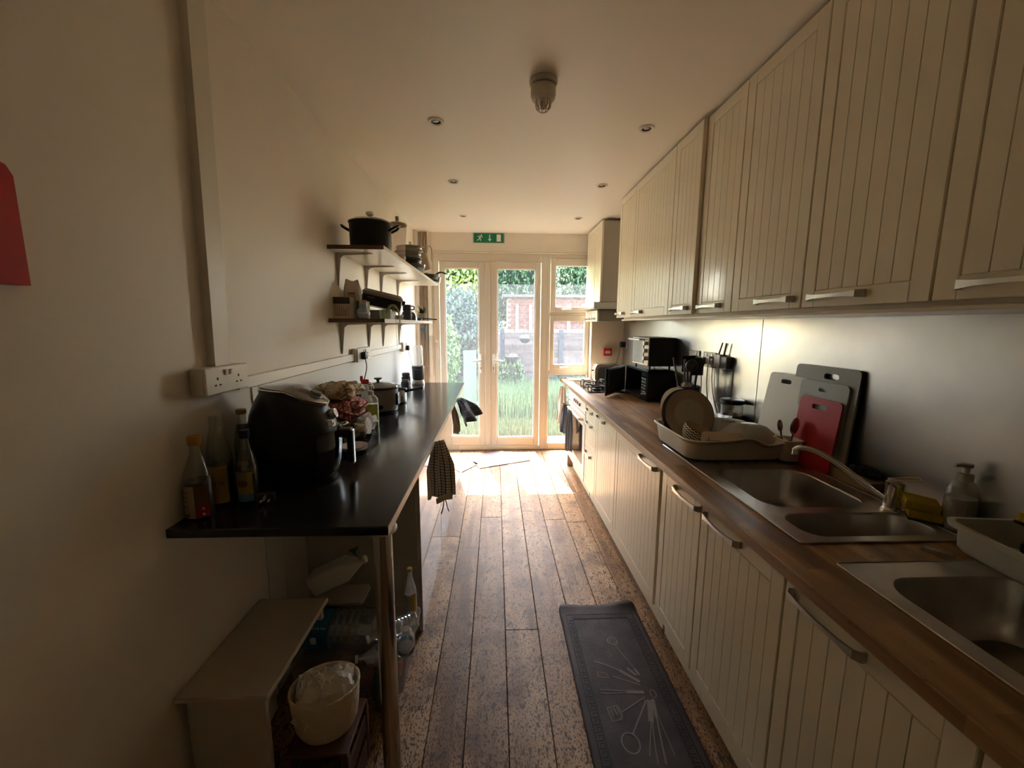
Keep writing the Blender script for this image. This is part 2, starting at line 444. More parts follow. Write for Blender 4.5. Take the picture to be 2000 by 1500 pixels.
# ---------------------------------------------------------------- french doors and side window
def frame_rect(b, x0, x1, z0, z1, w, y0, y1, bev=.006, wb=None, wt=None):
    wb = wb or w; wt = wt or w
    b.box(x0, x0 + w, y0, y1, z0, z1, bev).box(x1 - w, x1, y0, y1, z0, z1, bev)
    b.box(x0 + w, x1 - w, y0, y1, z0, z0 + wb, bev).box(x0 + w, x1 - w, y0, y1, z1 - wt, z1, bev)
    return b
of = B()
of.box(-.754, -.69, YE, YE + .07, 0, 2.45, .005).box(.56, .64, YE, YE + .07, 0, 2.45, .005)
of.box(-.69, .56, YE, YE + .07, 2.355, 2.45, .005).box(-.69, .56, YE - .01, YE + .07, 0, .055, .005)
struct('trim_7', of, upvc)
keym = mat('brass_key', (.55, .4, .15), .3, 1.)
def leaf(n, x0, x1, gx0, gx1, gz0, gz1, hx, hdir, key):
    d = struct('door_%d' % n, None, None, (x0, YE - .008, 0)); w = x1 - x0
    f = B(); l, r = gx0 - x0, x1 - gx1
    f.box(0, l - .012, 0, .06, .06, 2.35, .006).box(w - r + .012, w, 0, .06, .06, 2.35, .006)
    f.box(l - .012, w - r + .012, 0, .06, .06, gz0 - .012, .006).box(l - .012, w - r + .012, 0, .06, gz1 + .012, 2.35, .006)
    obj('leaf_frame', f, upvc, d)
    bd = B(); frame_rect(bd, l - .012, w - r + .012, gz0 - .012, gz1 + .012, .012, .008, .03, .004)
    obj('glazing_bead', bd, mat('bead_white', (.9, .88, .82), .25), d)
    g = B().box(l - .002, w - r + .002, .026, .03, gz0 - .002, gz1 + .002); obj('pane', g, pane_m, d)
    h = B(); h.box(hx - .016, hx + .016, -.012, 0, 1.0, 1.24, .006)
    plate = obj('handle_plate', h, white, d)
    lv = B().tube([(hx, -.012, 1.155), (hx, -.045, 1.155), (hx + hdir * .012, -.052, 1.155), (hx + hdir * .12, -.052, 1.150)], [.012, .012, .013, .0085], 10)
    obj('lever', lv, white, plate)
    obj('keyhole', B().box(hx - .004, hx + .004, -.0135, -.011, 1.045, 1.075, .001), dark, plate)
    if key:
        k = B().box(hx - .0015, hx + .0015, -.035, -.012, 1.05, 1.056).cyl((hx, -.042, 1.053), .011, .003, 'x', n=14)
        k.cyl((hx - .001, -.04, 1.02), .010, .003, 'x', n=14)
        obj('key', k, keym, plate)
    return d
leaf(1, -.682, -.132, -.605, -.218, .19, 2.263, .50, -1, False)
leaf(2, -.064, .552, .031, .475, .175, 2.258, .036, 1, True)
struct('trim_8', B().box(-.134, -.062, YE - .022, YE + .05, .06, 2.352, .008), upvc)
w1 = struct('window_1', None, None, (.64, YE - .004, 0))
f = B().box(0, .03, 0, .07, .0, 2.45, .005).box(.52, .55, 0, .07, 0, 2.45, .005).box(.03, .52, 0, .07, 0, .085, .005)
f.box(.03, .52, 0, .07, .975, 1.035, .005).box(.03, .52, 0, .07, 1.715, 1.75, .005).box(.03, .52, 0, .07, 2.40, 2.45, .005)
obj('window_frame', f, upvc, w1)
for gx0, gx1, gz0, gz1, z0, z1 in ((.085, .467, 1.11, 1.645, 1.035, 1.715), (.10, .483, 1.82, 2.31, 1.75, 2.40)):
    s = B().box(.035, gx0, -.01, .05, z0, z1, .005).box(gx1, .52, -.01, .05, z0, z1, .005).box(gx0, gx1, -.01, .05, z0, gz0, .005).box(gx0, gx1, -.01, .05, gz1, z1, .005)
    so = obj('sash', s, upvc, w1)
    obj('pane', B().box(gx0 - .002, gx1 + .002, .02, .024, gz0 - .002, gz1 + .002), pane_m, so)
    hb = B().box(gx0 + .07, gx0 + .10, -.022, -.01, z0 + .02, z0 + .05, .004).tube([(gx0 + .085, -.025, z0 + .035), (gx0 + .19, -.03, z0 + .04)], [.010, .006], 8)
    obj('latch', hb, white, so)
obj('pane', B().box(.03, .52, .02, .024, .085, .975), pane_low, w1)

# ---------------------------------------------------------------- fitted base cabinets on the right
grain_handle = satin
def bow_handle(parent, x, z, L=.22, tilt=0, m=None, up=False):
    """flat bow: broad curled feet, slim bar standing proud; runs along local x, face towards -y"""
    h = L / 2
    pts = [(-h, 0, 0), (-h - .002, -.012, 0), (-h + .010, -.024, 0), (-h + .045, -.026, 0), (0, -.029, 0), (h - .045, -.026, 0), (h - .010, -.024, 0), (h + .002, -.012, 0), (h, 0, 0)]
    fl = [(.024, .005), (.024, .005), (.022, .005), (.013, .006), (.011, .007), (.013, .006), (.022, .005), (.024, .005), (.024, .005)]
    b = B().tube(pts, 1, flat=fl, up=(0, 0, 1))
    return obj('handle', b, m or satin, parent, (x, 0, z))
def panel_door(parent, x0, x1, z0, z1, hx=None, hz=None, fr=.052, step=.052, name='door', hl=.22, flat=False, m=None):
    w, h = x1 - x0, z1 - z0; m = m or cream
    b = B().box(0, w, .006, .020, 0, h)
    if flat: b = B().box(0, w, 0, .02, 0, h, .0025)
    else:
        b.box(0, fr, 0, .008, 0, h, .002).box(w - fr, w, 0, .008, 0, h, .002).box(fr - .001, w - fr + .001, 0, .008, 0, fr, .002).box(fr - .001, w - fr + .001, 0, .008, h - fr, h, .002)
    d = obj(name, b, m, parent, (x0, 0, z0))
    if not flat:
        iw = w - 2 * fr - .004; n = max(1, round(iw / step)); s = iw / n
        proto = None
        for i in range(n):
            if proto is None:
                proto = obj('board', B().box(.0008, s - .0008, .0015, .0065, 0, h - 2 * fr - .005, .0009), m, d, (fr + .002, 0, fr + .0025))
            else: link_mesh('board', proto, d, (fr + .002 + i * s, 0, fr + .0025))
    if hx is not None: bow_handle(d, hx - x0, hz - z0, hl)
    return d
FX = .823
def base_unit(label, yf, yn, doors, group=None):
    t = thing('base_cabinet', label, 'cabinet', (FX, yf, 0), -PI / 2, group or 'cream base cabinets under the wooden worktop')
    w = yf - yn
    tz = .745 if yf < 1.95 else .893
    c = B().box(.001, .019, .022, .66, .142, tz).box(w - .019, w - .001, .022, .66, .142, tz).box(.019, w - .019, .022, .66, .142, .16).box(.019, w - .019, .64, .66, .16, tz)
    obj('carcass', c, creamd, t)
    obj('plinth', B().box(0, w, .062, .078, .0, .142), cream, t)
    for d in doors: panel_door(t, *d[0], **d[1])
    return t
def D(x0, x1, z0, z1, **k): return ((x0, x1, z0, z1), k)
base_unit('cream drawer unit of three drawers beside the oven', 3.58, 3.20,
          [D(.003, .377, .765, .893, hx=.156, hz=.855, fr=.0, flat=True, name='drawer', hl=.19), D(.003, .377, .51, .762, hx=.156, hz=.738, name='drawer', hl=.19), D(.003, .377, .145, .507, hx=.156, hz=.468, name='drawer', hl=.19)])
base_unit('cream grooved base cabinet between the drawer unit and the microwave end of the worktop', 3.198, 2.648, [D(.003, .547, .145, .893, hx=.148, hz=.872)])
base_unit('wide cream grooved base cabinet below the dish rack, handle near its right corner', 2.646, 1.906, [D(.003, .737, .145, .893, hx=.586, hz=.872)])
base_unit('cream grooved base cabinet under the sink, first after the dark gap', 1.879, 1.499, [D(.003, .377, .145, .893, hx=.269, hz=.872)])
base_unit('cream grooved base cabinet with chipped foil under the small sink bowl', 1.497, 1.026, [D(.003, .468, .145, .893, hx=.154, hz=.872)])
base_unit('nearest cream grooved base cabinet, under the second sink', 1.024, .558, [D(.003, .463, .145, .893, hx=.145, hz=.872)])
base_unit('cream grooved base cabinet at the edge of the frame under the second sink', .556, .09, [D(.003, .463, .145, .893, hx=.32, hz=.872)])
tag(obj('end_panel', B().box(FX, 1.5, 4.435, 4.452, 0, .897, .001), wood('end_panel_wood', (.2, .12, .06), (.3, .18, .1), (.38, .24, .14), 'Z')), 'brown edged end panel standing beside the oven at the window', 'panel')
# chipped foil along the door bottoms
chip = mat('bare_fibreboard', (.88, .85, .78), .8)
for k, (y0, y1) in enumerate(((1.86, 1.54), (1.46, 1.07), (.98, .60))):
    par = [o for o in bpy.data.objects if o.name.startswith('base_cabinet') and abs(o.location.y - (1.879, 1.497, 1.024)[k]) < .005][0]
    c = B()
    for i in range(9):
        yy = y0 + (y1 - y0) * (i + random.random() * .6) / 9; l = random.uniform(.012, .035)
        c.box(par.location.y - yy, par.location.y - yy + l, -.0012, .002, .197 - random.random() * .004, .2005)
    o = obj('chipped_edge', c, chip, par); o['kind'] = 'stuff'

# oven
ov = thing('oven', 'white built-in single oven with square knobs and a dark glass door', 'oven', (FX - .004, 4.43, 0), -PI / 2)
ovm = mat('oven_white', (.78, .72, .66), .25)
obj('body', B().box(.0, .84, .03, .60, .142, .893), greyside, ov)
obj('control_panel', B().box(.004, .838, 0, .03, .785, .892, .003), ovm, ov)
obj('plinth', B().box(0, .84, .062, .078, 0, .142), cream, ov)
for i in range(4): obj('knob', B().box(-.016, .016, -.02, 0, -.016, .016, .004), mat('taupe_knob', (.33, .27, .22), .4), ov, (.36 + .085 * i, 0, .84))
dd = obj('door', B().box(.004, .838, 0, .03, .20, .772, .004), ovm, ov)
obj('door_glass', B().box(.10, .74, -.003, .002, .28, .66, .002), blackg, dd)
obj('handle', B().tube([(.08, 0, .725), (.08, -.04, .73), (.76, -.04, .73), (.76, 0, .725)], .012, 10), mat('warm_white', (.8, .75, .68), .3), dd)
obj('drawer_front', B().box(.004, .838, 0, .02, .147, .196, .002), cream, ov)

# worktop with openings for the two sinks
wt = B()
Y0w, Y1w = -.9, 5.045
WX0, WZ0, WZ1 = .812, .897, .937
s1 = (.965, 1.45, 1.145, 1.80); s2 = (.985, 1.45, .30, .985)
wt.box(WX0, s1[0], Y0w, Y1w, WZ0, WZ1, .003)
wt.box(s1[1], XR - .002, Y0w, Y1w, WZ0, WZ1)
wt.box(s1[0], s1[1], s1[3], Y1w, WZ0, WZ1); wt.box(s1[0], s1[1], s2[3], s1[2], WZ0, WZ1); wt.box(s1[0], s1[1], Y0w, s2[2], WZ0, WZ1)
wt.box(s1[0] - .001, s2[0], s2[2], s2[3], WZ0, WZ1)
tag(obj('worktop', wt, worktopm), 'long oiled butcher block worktop running along the right wall', 'worktop')

# steel splashback sheets
spl = mat('splashback_steel', (.50, .48, .45), .30, 1., var=((.62, .60, .55), 2.2, .38, .65), bump=(7, .12))
for y0, y1, lb in ((2.335, 4.925, 'brushed steel splashback sheet behind the microwave and hob'), (-.9, 2.33, 'brushed steel splashback sheet behind the chopping boards and sinks')):
    tag(obj('splashback', B().box(XR - .006, XR - .001, y0, y1, .9375, 1.69, .001), spl), lb, 'splashback', 'steel splashback sheets on the right wall')

# wall cabinets
def wall_unit(label, yf, yn, hx, fx=1.102, z0=1.665, z1=2.667, hl=.21, gap=.0018):
    t = thing('wall_cabinet', label, 'cabinet', (fx, yf, z0), -PI / 2, 'cream wall cabinets above the splashback'); w = yf - yn
    obj('carcass', B().box(0, w, .022, XR - fx - .003, .012, z1 - z0), creamd, t)
    panel_door(t, gap, w - gap, 0, z1 - z0 - .004, hx=hx, hz=.034, fr=.055, hl=hl)
    return t
wall_unit('farthest full height cream wall cabinet, next to the cooker hood', 3.63, 3.235, .125, 1.08)
wall_unit('wide cream grooved wall cabinet above the mini oven', 3.233, 2.545, .145, 1.08)
wall_unit('narrow cream wall cabinet standing slightly proud, above the utensil pot', 2.543, 2.225, .165, 1.08)
wall_unit('narrow cream wall cabinet set back beside the proud narrow one', 2.223, 1.887, .145)
wall_unit('cream wall cabinet above the dish rack, handle at its near corner', 1.885, 1.447, .30)
wall_unit('cream wall cabinet above the grey chopping board, handle at its far corner', 1.445, 1.005, .15)
wall_unit('large cream wall cabinet at the top right of the frame above the soap bottle', 1.003, .50, .17)
wall_unit('cream wall cabinet cut off by the frame, closest to the camera', .498, .0, .17)
tag(obj('light_pelmet', B().box(1.12, 1.55, 0, 3.60, 1.640, 1.652, .002).box(1.14, 1.16, 0, 3.6, 1.652, 1.676), cream), 'thin cream board running under the wall cabinets', 'pelmet')

# cooker hood unit
hd = thing('cooker_hood', 'cream cabinet with a slim steel cooker hood visor above the hob', 'cooker hood', (1.09, 4.925, 1.64), -PI / 2)
obj('upper_box', B().box(0, .645, .022, .47, .205, 1.02), greyside, hd)
panel_door(hd, .002, .34, .205, 1.02, fr=.05); panel_door(hd, .344, .645, .205, 1.02, fr=.05)
obj('visor', B().box(0, .65, -.055, .47, .135, .175, .003), mat('visor_steel', (.5, .48, .45), .3, 1.), hd)
obj('visor_edge', B().box(.0, .652, -.06, -.05, .13, .205, .003).box(.642, .652, -.055, .47, .13, .20, .002), mat('visor_glass', (.38, .36, .33), .2, .6), hd)
obj('filter', B().box(.05, .60, .0, .38, .128, .137), steel, hd)
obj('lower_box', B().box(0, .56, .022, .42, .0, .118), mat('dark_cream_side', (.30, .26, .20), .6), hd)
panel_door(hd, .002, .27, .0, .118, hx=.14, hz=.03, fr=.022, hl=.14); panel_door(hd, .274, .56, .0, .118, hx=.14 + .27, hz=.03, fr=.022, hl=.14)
# ---------------------------------------------------------------- black counter on the left
ct = thing('counter_top', 'long speckled black laminate counter with a pale front edge on the left wall', 'worktop', (0, 0, 0))
obj('slab', B().box(XL + .002, -.317, 1.13, 4.13, .982, 1.01, .003), lamtop, ct)
obj('reflection_strip', B().box(-.3175, -.3155, 1.131, 4.13, .983, 1.009), mat('edge_reflection', (.70, .62, .50), .35), ct, label='pale strip standing in for the edge reflection')  # pale colour carries the reflection along the black front edge
lg = thing('table_leg', 'round chrome leg holding up the near corner of the black counter', 'table leg', (-.352, 1.19, 0))
obj('tube', B().cyl((0, 0, .012), .029, .955, n=32), mat('leg_chrome', (.55, .5, .46), .12, 1.), lg)
obj('foot', B().cyl((0, 0, 0), .034, .014, n=32), black, lg)
obj('mounting_flange', B().cyl((0, 0, .966), .045, .015, n=32, bev=.003), satin, lg)
for i, (a, b_) in enumerate(((1.93, 2.66), (2.665, 3.39), (3.395, 4.12))):
    u = thing('base_unit', ('gloss white under-counter unit nearest the clutter, its side panel in shade', 'gloss white under-counter unit in the middle of the black counter', 'gloss white under-counter unit nearest the french doors')[i], 'cabinet', (-.38, a, 0), PI / 2, 'white units under the black counter')
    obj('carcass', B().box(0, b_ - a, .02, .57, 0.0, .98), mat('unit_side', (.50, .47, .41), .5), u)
    obj('door', B().box(.002, b_ - a - .002, 0, .02, .005, .978, .002), glossw, u)
# ---------------------------------------------------------------- garden
gm = mat('soil_and_moss', (.025, .035, .012), .95, var=((.07, .08, .03), 4, .4, .6))
gr = struct('ground', B().box(-8, 9, 5.31, 18, -.4, -.12), gm)
pv = thing('patio', 'pale paved strip outside the doors', 'paving', (0, 0, 0))
slabm = mat('paving', (.09, .09, .06), .9, var=((.07, .075, .05), 6, .4, .6))
for i in range(8):
    for j in range(1): obj('paving_slab', B().box(-1.8 + i * .6, -1.21 + i * .6, 5.33 + j * .6, 5.92 + j * .6, -.12, -.06, .006), slabm, pv)
def blades(n, x0, x1, y0, y1, h0, h1, z=-.12, lean=.25, w=.006):
    b = B(); bm = b.b
    for _ in range(n):
        x, y = random.uniform(x0, x1), random.uniform(y0, y1); h = random.uniform(h0, h1); a = random.uniform(0, 2 * PI)
        dx, dy = math.cos(a), math.sin(a); l = random.uniform(0, lean) * h; c = random.uniform(0, 2 * PI)
        v = [bm.verts.new((x - dy * w, y + dx * w, z)), bm.verts.new((x + dy * w, y - dx * w, z)),
             bm.verts.new((x + dy * w * .7 + math.cos(c) * l * .4, y - dx * w * .7 + math.sin(c) * l * .4, z + h * .6)), bm.verts.new((x - dy * w * .7 + math.cos(c) * l * .4, y + dx * w * .7 + math.sin(c) * l * .4, z + h * .6)),
             bm.verts.new((x + math.cos(c) * l, y + math.sin(c) * l, z + h))]
        bm.faces.new((v[0], v[1], v[2], v[3])); bm.faces.new((v[3], v[2], v[4]))
    return b
grass1 = mat('grass_green', (.055, .105, .04), .6, var=((.12, .16, .06), 3, .4, .65))
tag(obj('long_grass', blades(15000, -.8, 2.6, 6.9, 8.9, .1, .7), grass1), 'long unmown grass growing in front of the fence', 'grass', kind='stuff')
tag(obj('short_grass', blades(15000, -1.6, 2.6, 5.97, 6.88, .04, .2), mat('grass_pale', (.10, .12, .04), .7)), 'short yellowing grass growing at the patio edge', 'grass', kind='stuff')
def leaves(n, c, r, size=.05, shell=.55):
    b = B(); bm = b.b
    for _ in range(n):
        d = Vector((random.gauss(0, 1), random.gauss(0, 1), random.gauss(0, 1))).normalized() * random.uniform(shell, 1) ** .6
        p = Vector(c) + Vector((d.x * r[0], d.y * r[1], d.z * r[2])); s = size * random.uniform(.5, 1.3)
        R = Euler((random.uniform(0, 6), random.uniform(0, 6), random.uniform(0, 6))).to_matrix()
        q = [bm.verts.new(p + R @ Vector(v)) for v in ((-s, 0, 0), (0, -s * .45, s * .1), (s, 0, 0), (0, s * .45, s * .1))]
        bm.faces.new(q)
    return b
def bush(name, label, c, r, n, col, col2, size=.06, group=None, trunk=True):
    t = thing(name, label, 'bush' if name != 'tree' else 'tree', (c[0], c[1], -.12), 0, group)
    lm = mat(name + '_leaf_%.2f' % col[1] + '_%.2f' % col[0], col, .55, var=(col2, 2.5, .4, .6))
    z = c[2] + .12
    o = obj('foliage', leaves(n, (0, 0, z), r, size), lm, t); o['kind'] = 'stuff'
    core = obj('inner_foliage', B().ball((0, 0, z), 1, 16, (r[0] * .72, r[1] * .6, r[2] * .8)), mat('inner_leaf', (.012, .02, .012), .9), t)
    obj('trunk', B().tube([(0, 0, 0), (.03, 0, z * .5), (0, .02, z)], [.07, .05, .03], 8), mat('bark', (.12, .09, .06), .9), t)
G1, G2 = (.10, .20, .05), (.26, .38, .10)
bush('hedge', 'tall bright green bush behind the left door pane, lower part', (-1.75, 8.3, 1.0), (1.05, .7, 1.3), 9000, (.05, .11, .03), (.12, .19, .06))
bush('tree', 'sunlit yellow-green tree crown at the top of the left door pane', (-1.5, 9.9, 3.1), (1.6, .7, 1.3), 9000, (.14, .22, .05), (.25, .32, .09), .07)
bush('tree', 'bluish bush, shade put into its leaf colour, in the middle of the left door pane', (-.75, 9.3, 1.0), (1.0, .5, 1.4), 8000, (.02, .04, .035), (.04, .075, .05), .06)  # dark bluish leaf colours stand in for the shaded side of the foliage
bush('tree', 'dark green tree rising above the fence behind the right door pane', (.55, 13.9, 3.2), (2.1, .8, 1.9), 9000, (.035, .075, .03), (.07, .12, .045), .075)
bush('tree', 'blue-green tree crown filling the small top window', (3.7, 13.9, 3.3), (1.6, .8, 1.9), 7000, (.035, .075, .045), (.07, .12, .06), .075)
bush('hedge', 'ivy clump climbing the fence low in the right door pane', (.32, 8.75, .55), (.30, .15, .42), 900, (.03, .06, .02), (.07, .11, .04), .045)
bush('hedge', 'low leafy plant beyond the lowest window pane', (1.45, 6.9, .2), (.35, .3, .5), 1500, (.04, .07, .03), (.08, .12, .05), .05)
# fence of lapped boards
fm = wood('weathered_fence', (.04, .028, .026), (.065, .047, .044), (.095, .07, .064), 'X', .5, .85, perobj=.3)
fn = thing('fence', 'weathered brown lap board fence across the end of the garden', 'fence', (0, 9.0, -.12))
for k in range(3):
    x0 = -1.15 + k * 1.3
    obj('fence_post', B().box(x0 - .05, x0 + .05, (-.05 if k == 2 else .012), .10, 0, 1.62, .005), mat('dark_post', (.018, .02, .026), .8), fn)
    for i in range(11):
        obj('fence_board', B().box(x0 + .046, x0 + 1.254, -.012, .010, i * .14, i * .14 + .155, .003, rot=(.10, random.uniform(-.006, .006), 0)), fm, fn)
# brick outhouse
bh = thing('brick_outbuilding', 'red brick outbuilding with white framed openings behind the fence', 'building', (.35, 12.0, -.12))
brm = mat('red_brick', (.095, .032, .022), .9, var=((.13, .055, .04), 8, .4, .6))
obj('wall', B().box(0, 3.4, .02, 1.2, 0, 2.5), mat('mortar', (.14, .12, .10), .95), bh)
bb = B()
for r_ in range(12):
    for c_ in range(15): bb.box(c_ * .225 + (r_ % 2) * .11 + .006, c_ * .225 + .217 + (r_ % 2) * .11, 0, .05, 1.6 + r_ * .075 + .005, 1.6 + r_ * .075 + .068)
o = obj('brickwork', bb, brm, bh); o['kind'] = 'stuff'
for x0 in (.23, .63, 1.75, 2.25): obj('window_board', B().box(x0, x0 + .09, -.03, .0, 1.5, 2.3, .004), mat('faded_board', (.22, .2, .18), .7), bh)
obj('roof', B().box(-.15, 3.55, -.15, 1.3, 2.5, 2.58, .01), mat('roof_felt', (.07, .06, .06), .9), bh)
# hanging baskets in front of the fence
def basket(label, x, z, r):
    t = thing('hanging_basket', label, 'hanging basket', (x, 8.6, z), 0, 'hanging baskets in front of the fence')
    obj('bowl', B().lathe([(.0, -r * .85), (r * .5, -r * .72), (r * .85, -r * .35), (r, 0), (r * .95, 0), (0, -.02)], n=18, cap=False), mat('basket_liner', (.012, .014, .02), .9), t)
    for k in range(3):
        a = 2 * PI * k / 3; obj('chain', B().tube([(r * math.cos(a), r * math.sin(a), 0), (0, 0, r * 1.6)], .004, 5), dark, t)
    obj('hook', B().tube([(0, 0, r * 1.6), (0, 0, r * 1.9), (0, .36, r * 2.0)], .006, 6), dark, t)
    o = obj('withered_plant', blades(60, -r * .7, r * .7, -r * .7, r * .7, .03, .12, -.02, .8, .003), mat('dry_stem', (.35, .27, .18), .9), t); o['kind'] = 'stuff'
basket('upper hanging basket, nearer the window side', .62, 1.32, .13)
basket('lower hanging basket with a trailing stem, nearer the door handle', .35, .93, .155)
# pale board and green crate, terracotta trough
bd = thing('storage_board', 'pale mint panel standing on a green box outside the left door', 'panel', (-.44, 6.9, -.12))
obj('panel', B().box(-.11, .11, 0, .03, .36, 1.28, .004), mat('mint_panel', (.045, .075, .062), .5), bd)
obj('base_box', B().box(-.12, .22, -.02, .30, 0, .36, .01), mat('green_box', (.01, .055, .04), .5), bd)
pt = thing('planter', 'low terracotta trough lying in the grass', 'planter', (.06, 7.2, -.12))
obj('trough', B().loft([[(x * (1 + .0), y, 0) for x, y in rr(.36, .16, .02)], [(x * 1.1, y * 1.15, .20) for x, y in rr(.36, .16, .02)]]), mat('terracotta', (.2, .085, .05), .8), pt)
obj('soil', B().box(-.17, .17, -.07, .07, .19, .205), gm, pt)
# ---------------------------------------------------------------- left wall: trunking, sockets, red case
def wall_thing(name, label, cat, b, m, loc=(0, 0, 0), group=None): return tag(obj(name, b, m, None, loc), label, cat, group)
v = B().prism([(1.372, 1.45), (1.452, 1.45), (1.492, ZC), (1.412, ZC)], XL, XL + .028, 'x')
wall_thing('cable_trunking', 'upright white cable trunking running from the near double socket to the ceiling', 'trunking', v, offw, group='white cable trunking on the left wall')
wall_thing('cable_trunking', 'level white cable trunking between the near double socket and the middle socket', 'trunking', B().box(XL + .001, XL + .02, 1.50, 2.72, 1.358, 1.402, .002), white, group='white cable trunking on the left wall')
wall_thing('cable_trunking', 'level white cable trunking beyond the middle socket, towards the french doors', 'trunking', B().box(XL + .006, XL + .024, 3.0, 4.06, 1.358, 1.402, .002), white, group='white cable trunking on the left wall')
slot = mat('socket_slot', (.05, .045, .04), .6)
def socket_box(label, loc, w, h, d, rotz, group, two=True, m=None):
    """surface socket, face towards local -y"""
    t = thing('double_socket', label, 'socket', loc, rotz, group)
    obj('back_box', B().box(0, w, 0.001, d, 0, h, .004), m or offw, t)
    fp = obj('face_plate', B().box(-.001, w + .001, -.007, .001, -.001, h + .001, .003), m or white, t)
    for k in range(2 if two else 1):
        cx = w * (.25 + .5 * k) if two else w / 2
        s = B().box(cx - .003, cx + .003, -.0082, -.006, h * .52, h * .62)
        for q in (-1, 1): s.box(cx + q * .011 - .004, cx + q * .011 + .004, -.0082, -.006, h * .30, h * .36)
        obj('pin_holes', s, slot, fp)
        sx = w * (.44 + .12 * k) if two else w * .5
        obj('switch', B().box(sx - .007, sx + .007, -.013, -.006, h * .66, h * .88, .002, rot=(.15, 0, 0)), white, fp)
    return t
socket_box('white surface double socket at the foot of the upright trunking', (XL + .046, 1.285, 1.372), .215, .086, .044, PI / 2, 'double sockets on the left wall')
socket_box('white double socket with a black plug, above the slow cooker', (XL + .036, 2.72, 1.345), .28, .092, .034, PI / 2, 'double sockets on the left wall')
socket_box('white socket with a black plug, farthest along the left wall', (XL + .036, 4.06, 1.33), .24, .09, .034, PI / 2, 'double sockets on the left wall')
def plug(label, p, pts, m=None, axis=(0.03, 0, 0), r=.0035, group=None, cat='plug', size=.024):
    m = m or black; t = thing('plug', label, cat, p, 0, group); ax = Vector(axis); s = size
    b = B().box(-s if not ax.x else min(0, ax.x), s if not ax.x else max(0, ax.x), -s if not ax.y else min(0, ax.y), s if not ax.y else max(0, ax.y), -s, s * 1.1, .006, 2)
    obj('plug_body', b, m, t)
    obj('cable', B().tube([Vector(q) - Vector(p) for q in pts], r, 6), m, t); return t
def curve(P, n=8):
    P = [Vector(p) for p in P]; o = []
    for i in range(len(P) - 1):
        a, b, c, d = P[max(i - 1, 0)], P[i], P[i + 1], P[min(i + 2, len(P) - 1)]
        for k in range(n):
            t = k / n; o.append(.5 * ((2 * b) + (c - a) * t + (2 * a - 5 * b + 4 * c - d) * t * t + (3 * b - 3 * c + d - a) * t ** 3))
    return o + [P[-1]]
plug('black plug and lead of the slow cooker in the middle socket', (XL + .046, 2.80, 1.385), curve([(XL + .065, 2.80, 1.36), (XL + .07, 2.80, 1.30), (XL + .05, 2.79, 1.2), (XL + .04, 2.78, 1.08)]))
plug('black plug with a thin lead in the farthest socket', (XL + .046, 4.18, 1.36), curve([(XL + .06, 4.18, 1.34), (-.86, 4.16, 1.22), (-.82, 4.08, 1.12), (-.80, 4.03, 1.06)]), r=.002)
rc = thing('fire_blanket', 'bright red wall case cut off by the frame edge, above a black strap', 'fire blanket', (XL + .001, .578, 1.672))
redm = mat('signal_red', (.52, .012, .022), .4)
b = B().prism([(0, 0), (.285, 0), (.285, .205), (.275, .222), (.255, .228), (0, .228)], 0, .03, 'x'); obj('case', b, redm, rc)
obj('panel', B().box(.03, .033, .0, .235, .035, .185, .003), mat('red_panel', (.46, .03, .04), .3), rc)
obj('strap', B().tube(curve([(.008, .17, .02), (.012, .194, -.06), (.012, .200, -.12), (.010, .188, -.19)]), 1, flat=(.04, .015), up=(0, 1, 0)), black, rc)

# ---------------------------------------------------------------- shelves
def shelf(label, y0, y1, z, seam):
    t = thing('wall_shelf', label, 'shelf', (XL + .001, y0, z), 0, 'white wall shelves on the left wall')
    L_, D_ = y1 - y0, .318
    obj('board', B().box(0, D_, 0, seam - y0 - .001, -.022, 0, .001), shelfw, t)
    obj('board', B().box(0, D_, seam - y0 + .001, L_, -.022, 0, .001), shelfw, t)
    obj('sawn_edge', B().box(0, D_ - .001, -.0015, .0005, -.0225, .0005), shelfwood, t, label='raw brown sawn edge')
    for yy in (2.55, 3.09, 3.48, 4.05):
        br = B(); y = yy - y0
        br.prism([(0, -.024), (.215, -.024), (.215, -.028), (.045, -.037), (.026, -.052), (.007, -.215), (0, -.215)], y - .0025, y + .0025, 'y')
        br.box(0, .004, y - .006, y + .006, -.20, -.03, .001).box(0, .20, y - .005, y + .005, -.0265, -.0225)
        obj('bracket', br, mat('bracket_grey', (.50, .47, .42), .4), t)
shelf('upper white wall shelf carrying the stock pot and pans', 2.42, 4.60, 2.043, 3.92)
shelf('lower white wall shelf carrying boxes, jars and a small plant', 2.38, 4.15, 1.630, 3.30)
ZS, ZT = 2.0445, 1.6315
pt = thing('stock_pot', 'large black stock pot with a steel rimmed glass lid on the upper shelf', 'pot', (-.765, 2.62, ZS))
obj('body', B().lathe([(.105, 0), (.118, .008), (.122, .03), (.123, .155), (.127, .160), (.119, .160), (.115, .02), (0, .02)], n=36, cap=False), mat('enamel_black', (.008, .008, .009), .5, spec=.25), pt)
lid = obj('lid', B().lathe([(.128, .160), (.128, .166), (.10, .180), (.05, .192), (0, .195)], n=36, cap=False), mat('lid_glass', (.30, .29, .26), .15, .3), pt)
obj('knob', B().lathe([(.010, .193), (.012, .205), (.022, .212), (.024, .225), (.016, .231), (0, .231)], n=20, cap=False), satin, lid)
for sx in (-1, 1): obj('handle', B().tube(curve([(sx * .118, -.028, .115), (sx * .155, -.030, .135), (sx * .172, 0, .150), (sx * .155, .030, .135), (sx * .118, .028, .115)], 5), .008, 8), black, pt)
j = thing('blender_jug', 'clear blender jug with a pink tinted neck behind the stock pot on the upper shelf', 'jug', (-.69, 3.0, ZS))
